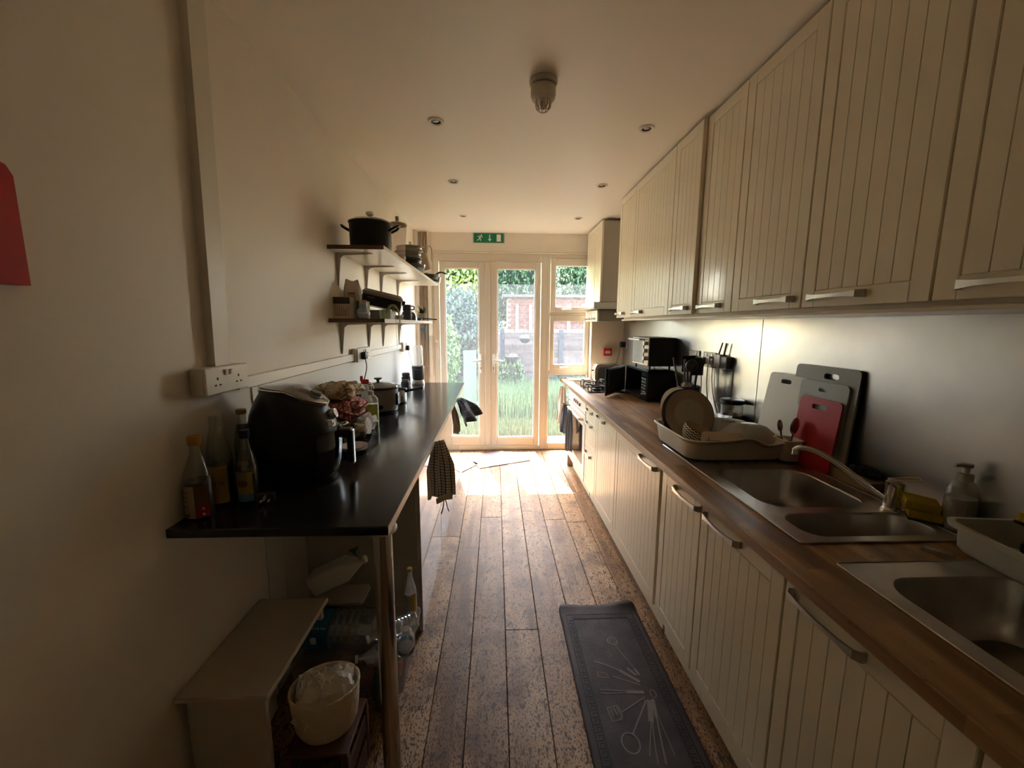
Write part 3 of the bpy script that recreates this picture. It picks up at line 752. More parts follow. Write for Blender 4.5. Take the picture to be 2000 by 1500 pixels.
obj('jug', B().lathe([(.045, 0), (.048, .03), (.052, .1), (.062, .21), (.064, .24)], n=24, cap=False), clear('jug_plastic', (.97, .93, .91), .25, body=.22, bodycol=(.85, .74, .70)), j)
obj('base_ring', B().lathe([(.05, 0), (.052, .03), (.046, .032)], n=24), mat('dusty_pink', (.50, .40, .36), .5), j)
obj('lid', B().lathe([(.066, .238), (.066, .25), (.03, .262), (.012, .266), (.012, .30), (0, .30)], n=24, cap=False), mat('lid_taupe', (.40, .33, .28), .4), j)
lp = thing('pan_lid', 'thin brown pan lid lying across the pots behind the blender jug', 'lid', (-.665, 3.22, ZS + .262))
for k in range(2): pass
obj('disc', B().lathe([(.11, 0), (.112, .004), (.06, .014), (0, .016)], n=28, cap=False), mat('lid_brown', (.35, .28, .22), .35, .4), lp)
obj('knob', B().cyl((0, 0, .016), .008, .03, n=12, r2=.012), satin, lp)
def bowl(name, label, cat, loc, r, h, m, r0=.5, group=None, parts=None, rot=None):
    t = thing(name, label, cat, loc, 0, group, rot)
    obj('bowl', B().lathe([(r * r0, 0), (r * (r0 + .3), h * .3), (r * .95, h * .7), (r, h), (r - .004, h), (r * .9, h * .7), (r * (r0 + .25), h * .35), (r * r0 * .9, .006), (0, .006)], n=28, cap=True), m, t)
    return t
iron = mat('dark_pan', (.03, .03, .03), .4)
glassd = clear('dark_glass_dish', (.62, .64, .58), .4, body=.25, bodycol=(.30, .30, .27))
bowl('saucepan', 'dark round pot at the foot of the dish stack on the upper shelf', 'pot', (-.725, 3.56, ZS), .10, .085, iron, .9, 'stack of dishes on the upper shelf')
bowl('glass_dish', 'smoky glass dish in the middle of the stack on the upper shelf', 'dish', (-.725, 3.56, ZS + .086), .098, .05, mat('smoky_dish', (.20, .20, .18), .12, coat=.5), .8, 'stack of dishes on the upper shelf')
bowl('glass_dish', 'wide smoky dish topping the stack on the upper shelf', 'dish', (-.725, 3.56, ZS + .137), .108, .05, mat('smoky_dish2', (.30, .28, .23), .12, coat=.5), .85, 'stack of dishes on the upper shelf')
lp.location = (-.70, 3.20, ZS + .255); lp.location = (-.715, 3.55, ZS + .190)
t = thing('plastic_tub', 'cream plastic tub tipped on its side with a bent wire handle on the upper shelf', 'tub', (-.66, 3.86, ZS + .028), 0, None, (0, -.35, .2))
obj('tub', B().loft([[(x, y, .0) for x, y in rr(.14, .16, .02)], [(x * 1.15, y * 1.1, .15) for x, y in rr(.14, .16, .02)], [(x * 1.05, y * 1.0, .15) for x, y in rr(.14, .16, .02)], [(x * .9, y * .9, .02) for x, y in rr(.14, .16, .02)]]), mat('cream_tub', (.60, .52, .42), .5), t)
obj('handle', B().tube(curve([(.08, -.08, .14), (.12, -.04, .20), (.14, 0, .17), (.11, .05, .08)]), .004, 6), mat('bent_wire', (.4, .34, .26), .4, .5), t)
bowl('wok', 'shallow black frying pan at the back of the upper shelf against the wall', 'pan', (-.83, 3.36, ZS), .10, .06, blackg, .6)
bowl('mixing_bowl', 'dark shiny bowl near the shelf seam on the upper shelf', 'bowl', (-.705, 3.73, ZS + .0), .085, .075, mat('dark_bowl', (.06, .06, .05), .1, coat=.6), .5)
t = thing('griddle_pan', 'black ridged pan and its handle overhanging the far end of the upper shelf', 'pan', (-.70, 4.22, ZS))
obj('pan', B().lathe([(.11, 0), (.13, .045), (.125, .045), (.10, .006), (0, .006)], n=28, cap=False), iron, t)
obj('handle', B().tube(curve([(.10, -.03, .04), (.15, -.06, .065), (.21, -.10, .05)]), 1, flat=(.014, .022)), black, t)
t = thing('baking_tin', 'silver loaf tin at the far front corner of the upper shelf', 'tin', (-.675, 4.48, ZS))
obj('tin', B().loft([[(x, y, 0) for x, y in rr(.16, .09, .01)], [(x * 1.1, y * 1.15, .05) for x, y in rr(.16, .09, .01)], [(x * 1.05, y * 1.1, .05) for x, y in rr(.16, .09, .01)], [(x * .95, y * .95, .003) for x, y in rr(.16, .09, .01)]]), steel, t)
obj('foil_edge', B().box(-.09, .09, -.055, .055, .049, .053).box(-.07, .07, -.04, .04, .048, .054), satin, t)
# lower shelf
t = thing('rack_box', 'small cardboard box with a picture of a wire rack, near end of the lower shelf', 'box', (-.905, 2.455, ZT), .08)
obj('carton', B().box(-.046, .05, 0, .10, 0, .125, .001), mat('carton_beige', (.52, .44, .34), .7), t)
obj('dark_panel', B().box(-.044, .048, -.0008, 0, .085, .123), mat('print_black', (.04, .035, .03), .6), t)
pr = B()
for k in range(6): pr.box(-.036 + k * .011, -.033 + k * .011, -.0012, 0, .02 - .001 * k, .085 - .006 * k)
pr.box(-.038, .025, -.0012, 0, .017, .021).box(.02, .024, -.0012, 0, .015, .055)
obj('rack_picture', pr, mat('print_brown', (.22, .10, .05), .6), t)
lt = B()
for k in range(5): lt.box(.030, .045, -.0012, 0, .015 + k * .012, .018 + k * .012)
obj('side_print', lt, mat('print_dark', (.12, .10, .08), .6), t)
t = thing('flour_bag', 'crumpled paper flour bag behind the picture box on the lower shelf', 'bag', (-.885, 2.60, ZT), .1)
def bagf(u, v):
    a = 2 * PI * u; z = v * .23; s = 1 - .25 * max(0, v - .75) / .25 + .05 * math.sin(a * 5 + v * 9)
    return (math.copysign(abs(math.cos(a)) ** .5, math.cos(a)) * .050 * s, math.copysign(abs(math.sin(a)) ** .5, math.sin(a)) * .032 * s * (1 if v < .8 else 1 - (v - .8) * 3.5), z + .012 * math.sin(a * 2) * v ** 3)
obj('paper_bag', B().sheet(bagf, 32, 14, closed=True), mat('paper_white', (.62, .56, .50), .8), t)
obj('printed_panel', B().box(-.022, .022, -.037, -.034, .09, .16), mat('print_tan', (.42, .33, .25), .7), t)
obj('print_bar', B().box(-.020, .020, -.038, -.036, .15, .156), mat('print_black', (.04, .035, .03), .6), t)
t = thing('tea_box', 'dark green carton behind the glass jar on the lower shelf', 'box', (-.815, 2.54, ZT), .05)
obj('carton', B().box(-.032, .032, 0, .06, 0, .108, .001), mat('carton_green', (.07, .14, .14), .6), t)
obj('pale_edge', B().box(.029, .033, -.001, .06, 0, .105), mat('paper_pale', (.7, .68, .62), .7), t)
def jar(name, label, loc, prof, m, lidprof=None, lm=None, fill=None, fm_=None, group=None, cat='jar'):
    t = thing(name, label, cat, loc, 0, group); o = obj('glass', B().lathe(prof, n=24, cap=True), m, t)
    if fill: obj('contents', B().lathe(fill, n=20), fm_, t)
    if lidprof: obj('lid', B().lathe(lidprof, n=24), lm, t)
    return t
jar('snowman_jar', 'round bellied glass jar with a cork stopper on the lower shelf', (-.785, 2.475, ZT), [(.022, 0), (.036, .012), (.040, .032), (.032, .055), (.022, .064), (.024, .075), (.022, .09)], clear('jar_glass', (.95, .97, .98), .5, body=.3, bodycol=(.60, .64, .66)),
    [(.021, .088), (.021, .104), (.016, .108)], mat('cork', (.50, .40, .28), .8), [(.02, .004), (.034, .014), (.036, .03), (.03, .035)], mat('pale_grains', (.6, .6, .58), .8))
t = thing('sandwich_press', 'black sandwich press lying tilted on its stack, pale lid towards the wall', 'appliance', (-.775, 2.80, ZT + .075), 0, None, (0, .22, .30))
b = B().loft([[(x, y, 0) for x, y in rr(.25, .24, .03)], [(x * 1.02, y * 1.02, .035) for x, y in rr(.25, .24, .03)], [(x, y, .062) for x, y in rr(.25, .24, .03)]]); obj('lower_half', b, black, t)
b = B().loft([[(x, y, .066) for x, y in rr(.25, .24, .03)], [(x * 1.03, y * 1.03, .082) for x, y in rr(.25, .24, .03)], [(x * .9, y * .9, .100) for x, y in rr(.25, .24, .03)]]); obj('lid', b, mat('grey_casing', (.34, .30, .27), .45), t)
obj('rating_plate', B().box(-.09, -.05, -.1215, -.119, .030, .05), mat('plate_print', (.30, .28, .24), .5), t)
obj('handle', B().box(.12, .15, -.05, .05, .05, .08, .008, 2), black, t)
t = thing('lunch_box', 'flat grey lidded food box under the tilted sandwich press', 'box', (-.79, 2.80, ZT))
obj('base', B().loft([[(x, y, 0) for x, y in rr(.19, .13, .02)], [(x * 1.08, y * 1.08, .05) for x, y in rr(.19, .13, .02)]]), mat('grey_food_box', (.40, .35, .31), .3), t)
obj('lid', B().prism([(x * 1.12, y * 1.12) for x, y in rr(.19, .13, .02)], .05, .06, 'z'), mat('taupe_lid', (.33, .29, .26), .4), t)
jar('glass_tumbler', 'clear glass dish with green stems trailing over the shelf edge', (-.695, 2.62, ZT), [(.030, 0), (.034, .01), (.040, .058)], clear('tumbler_glass', (.93, .98, .90), .6, body=.15, bodycol=(.6, .7, .45)), cat='dish')
sp = [o for o in bpy.data.objects if o.name.startswith('glass_tumbler')][0]
stm = B()
for k in range(9):
    a = random.uniform(-1.2, .6); l = random.uniform(.05, .09); dn = random.choice((.02, .06, .10, .21, .24))
    stm.tube(curve([(0, 0, .03), (l * .5 * math.cos(a) + .02, l * .5 * math.sin(a), .085), (l + .018, l * math.sin(a), .05), (l + .03, l * math.sin(a) * 1.2 - .01, .04 - dn)], 4), .0013, 5)
o = obj('trailing_stem', stm, mat('stem_green', (.30, .34, .13), .6), sp); o['kind'] = 'stuff'
t = thing('plate_stack', 'low stack of white dishes behind the glass dish on the lower shelf', 'plate', (-.79, 3.07, ZT))
for k in range(3): obj('plate', B().lathe([(.06, k * .009), (.105, .012 + k * .009), (.107, .015 + k * .009), (.06, .006 + k * .009)], n=28), mat('grey_china', (.55, .52, .47), .25), t)
mugm = mat('black_mug', (.035, .035, .04), .3)
def mug(label, loc, r, h, tilt=0.):
    t = thing('mug', label, 'mug', loc, 0, 'black mugs on the lower shelf')
    obj('cup', B().lathe([(r * .85, 0), (r, .012), (r, h), (r - .004, h), (r - .004, .008), (0, .008)], n=24), mugm, t)
    obj('handle', B().tube(curve([(r * .95, 0, h * .8), (r + .02, 0, h * .75), (r + .022, 0, h * .35), (r * .95, 0, h * .25)], 4), .005, 6), mugm, t)
mug('black mug standing at the bottom of a pair on the lower shelf', (-.73, 3.42, ZT), .038, .07)
mug('black mug stacked on another black mug on the lower shelf', (-.73, 3.42, ZT + .071), .035, .055)
t = thing('upturned_bowl', 'dark grey bowl turned upside down beside the black mugs', 'bowl', (-.76, 3.62, ZT))
obj('bowl', B().lathe([(.075, 0), (.073, .03), (.058, .062), (.03, .08), (0, .083)], n=28), mat('charcoal_china', (.06, .06, .065), .25), t)
t = thing('small_pan', 'black omelette pan with its handle pointing past the shelf end', 'pan', (-.76, 3.86, ZT))
obj('pan', B().lathe([(.07, 0), (.085, .025), (.08, .025), (.065, .005), (0, .005)], n=24), iron, t)
obj('handle', B().tube(curve([(.08, 0, .02), (.13, .03, .018), (.20, .06, .012)]), 1, flat=(.010, .018)), black, t)
t = thing('potted_plant', 'small spiky green plant in a woven pot on the lower shelf', 'plant', (-.715, 4.03, ZT))
obj('pot', B().lathe([(.035, 0), (.045, .03), (.046, .07), (.04, .07), (.03, .02), (0, .02)], n=20), mat('woven_pot', (.35, .27, .19), .9, bump=(80, .6)), t)
lf = B()
for k in range(46):
    a = random.uniform(0, 2 * PI); e = random.uniform(.1, 1.2); l = random.uniform(.06, .13)
    d = Vector((math.cos(a) * math.cos(e), math.sin(a) * math.cos(e), math.sin(e))); s_ = Vector((-math.sin(a), math.cos(a), 0)) * .006
    p0, p1, p2 = Vector((0, 0, .07)), Vector((0, 0, .07)) + d * l * .6, Vector((0, 0, .07)) + d * l - Vector((0, 0, l * .2))
    vs = [lf.b.verts.new(q) for q in (p0 - s_, p0 + s_, p1 + s_, p1 - s_)]; lf.b.faces.new(vs); v4 = lf.b.verts.new(p2); lf.b.faces.new((vs[3], vs[2], v4))
o = obj('leaves', lf, mat('spiky_leaf', (.07, .14, .06), .5), t); o['kind'] = 'stuff'

# ---------------------------------------------------------------- on the black counter
ZK = 1.0105
def bottle(name, label, loc, r, h, gm_, liq=None, lm=None, neck=.013, cap=None, capm=None, lab=None, group=None, rot=None, sh=.55, cat='bottle', ribs=0):
    t = thing(name, label, cat, loc, 0, group, rot)
    pr = [(r * .8, 0), (r, .006)]
    if ribs:
        for k in range(ribs):
            z = .02 + (h * sh - .03) * k / ribs; dz = (h * sh - .03) / ribs; pr += [(r, z), (r * .93, z + dz * .5)]
    pr += [(r, h * sh), (r * .93, h * (sh + .06)), (neck * 1.5, h * (sh + .25)), (neck, h * .9), (neck, h)]
    obj('bottle', B().lathe(pr, n=28), gm_, t)
    if liq:
        l = liq * h; pl = [(r * .78, .003), (r * .96, .008), (r * .96, min(l, h * sh))]
        if l > h * sh: pl += [(r * .9, min(l, h * (sh + .06)))]
        obj('liquid', B().lathe(pl, n=24), lm, t)
    if cap: obj('cap', B().cyl((0, 0, h - .001), neck * 1.25, cap, n=20, bev=.002), capm, t)
    for L_ in (lab or []):
        a0, a1, z0, z1, m, *tx = L_
        f = obj('label', B().sheet(lambda u, v: (math.cos(a0 + (a1 - a0) * u) * (r + .0007 + (tx[0] if tx and not isinstance(tx[0], str) else 0)), math.sin(a0 + (a1 - a0) * u) * (r + .0007 + (tx[0] if tx and not isinstance(tx[0], str) else 0)), z0 + (z1 - z0) * v), 14, 1), m, t)
    return t
clr = clear('bottle_glass', (.86, .88, .84), .5, body=.10, bodycol=(.45, .45, .40))
gbr = mat('soy_dark', (.025, .012, .006), .2); lbc = mat('label_cream', (.50, .42, .27), .6); lbo = mat('label_mustard', (.45, .28, .06), .6); lbr = mat('label_crimson', (.30, .03, .03), .5)
lby = mat('label_yellow_green', (.40, .32, .07), .6); lbb = mat('label_sky', (.12, .25, .42), .5); capo = mat('cap_orange', (.52, .26, .05), .5); capn = mat('cap_navy', (.03, .03, .10), .4)
prt = mat('label_print', (.10, .06, .03), .7)
s_ = -PI / 2
b1 = bottle('sauce_bottle', 'dark sauce bottle with an orange cap and cream label, nearest on the black counter', (-.914, 1.225, ZK), .038, .225, clr, .5, gbr, .014, .028, capo, [(s_ - .75, s_ + .25, .004, .105, lbc), (s_ + .27, s_ + 1.2, .045, .105, mat('label_brown', (.18, .08, .03), .6)), (s_ + .27, s_ + 1.2, .004, .045, lbr)], 'bottles beside the air fryer')
for k in range(4): obj('print_line', B().box(-.025, .002, -.0378, -.0368, .085 - k * .014, .0865 - k * .014), prt, b1)
bc = B()
for k in range(9): bc.box(-.022 + k * .0022, -.0209 + k * .0022, -.0380, -.0370, .009, .018)
obj('barcode', bc, prt, b1)
for k in (0, 1): obj('oval', B().lathe([(.007, 0), (.007, .001)], (.0245, -.0295, .015 + k * .018), 14, 'y', 1.1, .6), mat('oval_white', (.6, .55, .5), .5), b1)
b2 = bottle('sauce_bottle', 'tall clear necked sauce bottle with a mustard label behind the orange capped one', (-.914, 1.325, ZK), .037, .29, clr, .48, gbr, .017, None, None, [(s_ - .9, s_ + 1.1, .005, .13, lbo)], 'bottles beside the air fryer', sh=.52)
text('88 10', .02, prt, b2, (.012, -.0375, .075))
bottle('sauce_bottle', 'slim bottle with a gold cap and navy neck band behind the others', (-.895, 1.43, ZK), .030, .275, clr, .5, gbr, .013, .018, mat('cap_gold', (.45, .33, .10), .35, .4), [(s_ - .8, s_ + .8, .01, .11, lby), (0, 2 * PI, .205, .235, capn, -.014)], 'bottles beside the air fryer', sh=.6)
b4 = bottle('sauce_bottle', 'short dark bottle with a navy cap and yellow label, against the air fryer', (-.832, 1.335, ZK), .032, .215, clr, .52, gbr, .013, .028, capn, [(s_ - 1, s_ + .9, .03, .105, lby), (s_ - 1, s_ + .9, .004, .03, lbb)], 'bottles beside the air fryer')
obj('emblem', B().lathe([(.014, 0), (.014, .0012)], (0, -.0335, .067), 20, 'y', 1.2, .9), mat('emblem_rust', (.25, .12, .05), .5), b4)

# air fryer: front with the drawer towards the aisle (+x)
af = thing('air_fryer', 'large glossy black egg shaped air fryer with a silver edged handle on the near counter', 'air fryer', (-.775, 1.555, ZK), .12)
prof = [(.0, .130), (.015, .142), (.06, .155), (.13, .161), (.19, .158), (.25, .147), (.29, .132), (.325, .112), (.345, .092), (.350, .05)]
def shear(x, z): return z - (.42 * (x - .0) * max(0, z - .12) / .21) * (1 if x > 0 else .18)
b = B().loft([[(math.cos(a) * r * 1.0, math.sin(a) * r * .98, shear(math.cos(a) * r, z)) for a in [2 * PI * i / 48 for i in range(48)]] for z, r in prof]); obj('body', b, mat('fryer_black', (.006, .006, .007), .3, spec=.35), af)
tp = B().loft([[(math.cos(a) * r * 1.15 + .005, math.sin(a) * r * .9, shear(math.cos(a) * r * 1.15 + .005, .350 + dz)) for a in [2 * PI * i / 40 for i in range(40)]] for r, dz in ((.105, -.020), (.104, -.006), (.098, .000), (.05, .004), (.01, .005))])
cvr = obj('top_panel', tp, mat('fryer_grey', (.16, .155, .15), .22, .3, coat=.3), af)
obj('chrome_trim', B().tube([(math.cos(a) * .106 * 1.15 + .005, math.sin(a) * .106 * .9, shear(math.cos(a) * .106 * 1.15 + .005, .345)) for a in [2 * PI * i / 40 for i in range(41)]], .0022, 6, cap=False), chrome, af)
dk = obj('dial', B().lathe([(.023, 0), (.024, .010), (.020, .018), (0, .018)], (0, 0, 0), 28, cap=False), mat('dial_grey', (.22, .21, .20), .4), af, (.080, 0, .315), (0, .42, 0))
obj('dial_ring', B().lathe([(.0265, .0), (.0265, .005), (.023, .006)], n=28, cap=False), satin, dk)
d2 = obj('timer_dial', B().lathe([(.020, 0), (.021, .008), (.018, .022), (0, .022)], (0, 0, 0), 28, cap=False), satin, af, (.132, 0, .240), (0, 1.25, 0))
obj('timer_face', B().lathe([(.0, .0225), (.013, .0225), (.013, .021)], n=20, cap=False), mat('dial_grey', (.22, .21, .20), .4), d2)
obj('display', B().box(.135, .152, -.055, -.030, .205, .222, .002), chrome, af)
dr = B().loft([[(math.cos(a) * r * 1.03, math.sin(a) * r * .98, z) for a in [-.85 + 1.7 * i / 20 for i in range(21)]] + [(math.cos(a) * r * .90, math.sin(a) * r * .9, z) for a in [.85 - 1.7 * i / 20 for i in range(21)]] for z, r in ((.02, .145), (.06, .157), (.13, .163), (.185, .161))])
drw = obj('drawer', dr, blackg, af)
hb = B().box(.145, .21, -.022, .022, .150, .185, .008, 2).box(.19, .212, -.020, .020, .045, .175, .008, 2); obj('handle', hb, black, drw)
obj('handle_strip', B().box(.2105, .2155, -.014, .014, .040, .178, .003), satin, drw)
obj('steel_ring', B().tube([(.165 + .022 * math.cos(a), .03 + .028 * math.sin(a), .192 + .004 * math.cos(a)) for a in [2 * PI * i / 20 for i in range(21)]], .003, 6, cap=False), chrome, drw)
pl = thing('plug', 'black three pin plug lying on the counter in front of the air fryer', 'plug', (-.76, 1.305, ZK), .25)
obj('plug_body', B().box(-.026, .026, -.012, .012, 0, .036, .007, 2), black, pl)
for q, w in ((-.011, .003), (.011, .003)): obj('pin', B().box(q - w, q + w, -.028, -.012, .012, .017), satin, pl)
obj('pin', B().box(-.002, .002, -.032, -.012, .019, .032), satin, pl)
t = thing('small_plates', 'two small stacked plates behind the air fryer handle', 'plate', (-.665, 1.86, ZK))
for k in range(2): obj('plate', B().lathe([(.035, .001 + k * .012), (.062, .012 + k * .012), (.064, .016 + k * .012), (.035, .006 + k * .012)], n=28), mat('cream_china', (.62, .56, .48), .25), t)

# folded and crumpled tea towels
def crumple(c, rx, ry, rz, seed, twist=0., sq=.6, amp=.13):
    rnd = random.Random(seed); W_ = [(rnd.randint(2, 7), rnd.uniform(0, 6), rnd.randint(1, 6), rnd.uniform(0, 6)) for _ in range(6)]
    def f(u, v):
        a = 2 * PI * u; e = PI * v; n = 1 + amp * sum(math.sin(k * a + p + 2 * math.sin(e * l + q)) * math.sin(l * e + q) for k, p, l, q in W_) / 1.8
        x = math.cos(a) * math.sin(e); y = math.sin(a) * math.sin(e)
        x = math.copysign(abs(x) ** sq, x); y = math.copysign(abs(y) ** sq, y); z = -math.cos(e)
        z = math.copysign(abs(z) ** .8, z)
        return (c[0] + x * rx * n, c[1] + y * ry * n, max(0.001, c[2] + (z * rz) * (1 + (n - 1) * .7) + .012 * math.sin(5 * a + 9 * e)))
    return f
tw1 = pattern('towel_beige_check', (.52, .42, .28), (.16, .10, .06), 'uvcheck', (7, 5, 1), thr=.09)
tw2 = pattern('towel_red_check', (.58, .50, .43), (.45, .08, .07), 'uvcheck', (26, 20, 1), thr=.42)
tw3 = pattern('towel_striped', (.56, .50, .42), (.30, .24, .2), 'uvcheck', (5, 16, 1), thr=.14)
tag(obj('tea_towel', B().sheet(crumple((0, 0, .045), .13, .15, .05, 5), 48, 26, closed=True), tw3, None, (-.80, 2.17, ZK)), 'creased cream and grey tea towel at the bottom of the heap', 'tea towel', 'heap of tea towels')
tag(obj('tea_towel', B().sheet(crumple((0, 0, .045), .115, .14, .045, 9), 48, 26, closed=True), tw2, None, (-.83, 2.16, ZK + .098)), 'red and white checked tea towel in the middle of the heap', 'tea towel', 'heap of tea towels')
tag(obj('tea_towel', B().sheet(crumple((0, 0, .035), .10, .12, .035, 3), 48, 26, closed=True), tw1, None, (-.845, 2.19, ZK + .198)), 'beige tea towel with dark checks on top of the heap', 'tea towel', 'heap of tea towels')
t = thing('tongs', 'dark grey kitchen tongs resting on the heap of tea towels', 'tongs', (-.745, 2.05, ZK + .005))
for dz in (0, .035): obj('arm', B().tube(curve([(.0, -.06, .01 + dz * .2), (-.02, -.02, .07 + dz * .6), (.035, .03, .11 + dz), (.07, .07, .13 + dz * 1.3)]), 1, flat=(.018, .006)), mat('grey_nylon', (.10, .10, .10), .4), t)
obj('pivot', B().cyl((0, -.06, .0), .010, .02, n=14), satin, t)
# dish soap, spray
t = thing('dish_soap', 'clear pump bottle of yellow washing-up liquid on the black counter', 'bottle', (-.725, 2.345, ZK), .1)
yl = mat('yellow_soap', (.62, .60, .03), .15, coat=.5); clp = clear('clear_plastic', (.96, .97, .95), .5, body=.12, bodycol=(.8, .8, .75))
o8 = lambda w, d: [(w / 2, -d / 4), (w / 2, d / 4), (w / 4, d / 2), (-w / 4, d / 2), (-w / 2, d / 4), (-w / 2, -d / 4), (-w / 4, -d / 2), (w / 4, -d / 2)]
obj('bottle', B().loft([[(x, y, z) for x, y in o8(w, d)] for z, w, d in ((0, .078, .044), (.150, .080, .046), (.172, .058, .036), (.186, .028, .026))]), clp, t)
obj('liquid', B().loft([[(x, y, z) for x, y in o8(w, d)] for z, w, d in ((.003, .074, .040), (.130, .076, .042))]), yl, t)
obj('label', B().box(-.024, .024, -.0245, -.0235, .03, .115), mat('label_green_yellow', (.45, .50, .06), .5), t)
obj('pump', B().lathe([(.016, .183), (.016, .205), (.008, .209), (.008, .228), (.013, .232), (.013, .238)], n=18), mat('pump_clear', (.62, .60, .54), .3), t)
t = thing('spray_bottle', 'trigger spray bottle with a red head and red liquid behind the washing-up liquid', 'bottle', (-.775, 2.42, ZK), .2)
obj('bottle', B().loft([[(x, y, z) for x, y in rr(w, d, .014)] for z, w, d in ((0, .075, .05), (.11, .075, .05), (.16, .055, .04), (.20, .030, .030), (.235, .026, .026))]), clp, t)
obj('liquid', B().loft([[(x, y, z) for x, y in rr(w, d, .012)] for z, w, d in ((.003, .070, .046), (.095, .070, .046))]), mat('red_liquid', (.50, .02, .03), .2, coat=.4), t)
hdp = obj('spray_head', B().box(-.026, .020, -.013, .013, .235, .262, .005, 2).box(-.030, -.012, -.010, .010, .25, .285, .006, 2), mat('spray_red', (.60, .02, .02), .35), t)
obj('trigger', B().tube(curve([(.012, 0, .25), (.034, 0, .235), (.045, 0, .205)]), 1, flat=(.014, .006), up=(0, 1, 0)), mat('trigger_white', (.75, .72, .68), .35), hdp)
# slow cooker and saucepan
t = thing('slow_cooker', 'round grey slow cooker with a glass lid and black knob on the black counter', 'slow cooker', (-.800, 2.76, ZK))
obj('base', B().lathe([(.115, 0), (.122, .008), (.126, .02), (.130, .15), (.134, .158), (.125, .160)], n=36), mat('cooker_putty', (.30, .28, .25), .35), t)
obj('foot_band', B().lathe([(.119, 0), (.126, .012), (.124, .022)], n=36), black, t)
obj('pot_rim', B().lathe([(.125, .155), (.141, .163), (.143, .170), (.120, .172)], n=36), black, t)
ld = obj('lid', B().lathe([(.134, .170), (.132, .176), (.10, .190), (.05, .200), (0, .203)], n=36, cap=False), mat('cooker_lid', (.22, .22, .20), .12, .2, coat=.5), t)
obj('knob', B().lathe([(.010, .200), (.010, .213), (.026, .220), (.026, .228), (0, .230)], n=20, cap=False), black, ld)
for sx in (-1, 1): obj('side_handle', B().box(sx * .128 - .012, sx * .128 + .012, -.035, .035, .045, .125, .008, 2), blackg, t)
obj('control_knob', B().cyl((.05, -.135, .05), .016, .014, 'y', n=18), black, t)
t = thing('saucepan', 'small steel saucepan with a black handle beyond the slow cooker', 'saucepan', (-.76, 3.06, ZK))
obj('pan', B().lathe([(.075, 0), (.085, .01), (.085, .10), (.088, .103), (.082, .10), (.080, .012), (0, .012)], n=28), mat('pan_steel', (.35, .35, .35), .2, 1.), t)
obj('handle', B().tube(curve([(.083, 0, .085), (.13, -.02, .10), (.22, -.04, .118)]), 1, flat=(.018, .022)), black, t)
# drinks blender, jars
t = thing('drinks_blender', 'dark grey drinks blender with a tall clear cup at the counter far end', 'blender', (-.768, 4.02, ZK))
obj('foot', B().lathe([(.062, 0), (.064, .012), (.056, .038), (.050, .045)], n=28), mat('silver_foot', (.55, .53, .50), .3, .3), t)
obj('motor_base', B().lathe([(.050, .04), (.058, .06), (.062, .175), (.060, .182)], n=28), mat('slate_grey', (.065, .07, .075), .3), t)
obj('cup', B().lathe([(.052, .183), (.054, .22), (.050, .30), (.050, .36), (.040, .385), (0, .39)], n=24, cap=False), clear('cup_plastic', (.98, .98, .97), .5, body=.2, bodycol=(.85, .83, .8)), t)
text('blender', .014, mat('print_pale', (.5, .5, .5), .5), t, (0, -.0625, .15))
jar('spice_jar', 'squat black jar with a crinkled lid beside the drinks blender', (-.862, 3.90, ZK), [(.034, 0), (.042, .01), (.042, .085), (.03, .095)], mat('jar_black', (.04, .04, .045), .35), [(.036, .095), (.038, .115), (.030, .128)], mat('lid_black', (.05, .05, .05), .5))
jar('spice_jar', 'low dark jar in front of the crinkled lid jar', (-.845, 3.79, ZK), [(.036, 0), (.040, .01), (.040, .055), (.03, .062)], mat('jar_dark', (.07, .065, .06), .35), [(.032, .06), (.032, .075)], mat('lid_grey', (.10, .10, .10), .4))
# towels over the counter edge
ck = pattern('towel_grey_check', (.80, .75, .66), (.08, .075, .07), 'uvcheck', (11, 20, 1), thr=.22)
def hang(w, h, folds, amp, seed, out=.03, flare=0.):
    rnd = random.Random(seed); ph = rnd.uniform(0, 6)
    def f(u, v):
        s = (.45 + .55 * min(1, v * 2.2)) ; y = (u - .5) * w * s * (1 + flare * v); x = out * (v ** .6) + amp * (.3 + v) * math.sin(folds * 2 * PI * u + ph) + .4 * amp * math.sin(17 * u + 5 * v)
        return (x, y, -h * v * (1 - .05 * math.sin(5 * u + ph)))
    return f
t = thing('hanging_tea_towel', 'grey checked tea towel with tie strings hanging from the near counter edge', 'tea towel', (-.300, 2.05, 1.0), -.85, 'tea towels hung on the counter edge')
obj('cloth', B().sheet(hang(.17, .30, 3, .012, 1, .02), 40, 24), ck, t, solid=.003)
obj('tie_end', B().tube([(.05, -.05, -.30), (.05, 0, -.292), (.05, .05, -.30)], 1, flat=(.03, .006)), mat('tie_linen', (.42, .38, .31), .9), t)
for q in (-.012, .012): obj('tie_string', B().tube(curve([(.052, q * .3, -.30), (.054, q, -.34), (.052, q * 2, -.375)]), 1, flat=(.008, .002)), mat('string_grey', (.2, .19, .18), .9), t)
t = thing('hanging_tea_towel', 'black tea towel with pale lines bunched over the far counter edge', 'tea towel', (-.309, 3.25, 1.0), -.2, 'tea towels hung on the counter edge')
obj('cloth', B().sheet(hang(.34, .17, 2, .022, 4, .12, .5), 40, 20), pattern('towel_black_line', (.035, .033, .045), (.22, .21, .22), 'uvcheck', (6, 4, 1), thr=.05), t, solid=.003)
obj('pale_towel', B().sheet(hang(.12, .24, 2, .012, 8, .03), 24, 16), mat('towel_linen', (.42, .36, .30), .9), t, (.004, -.16, 0), solid=.003)

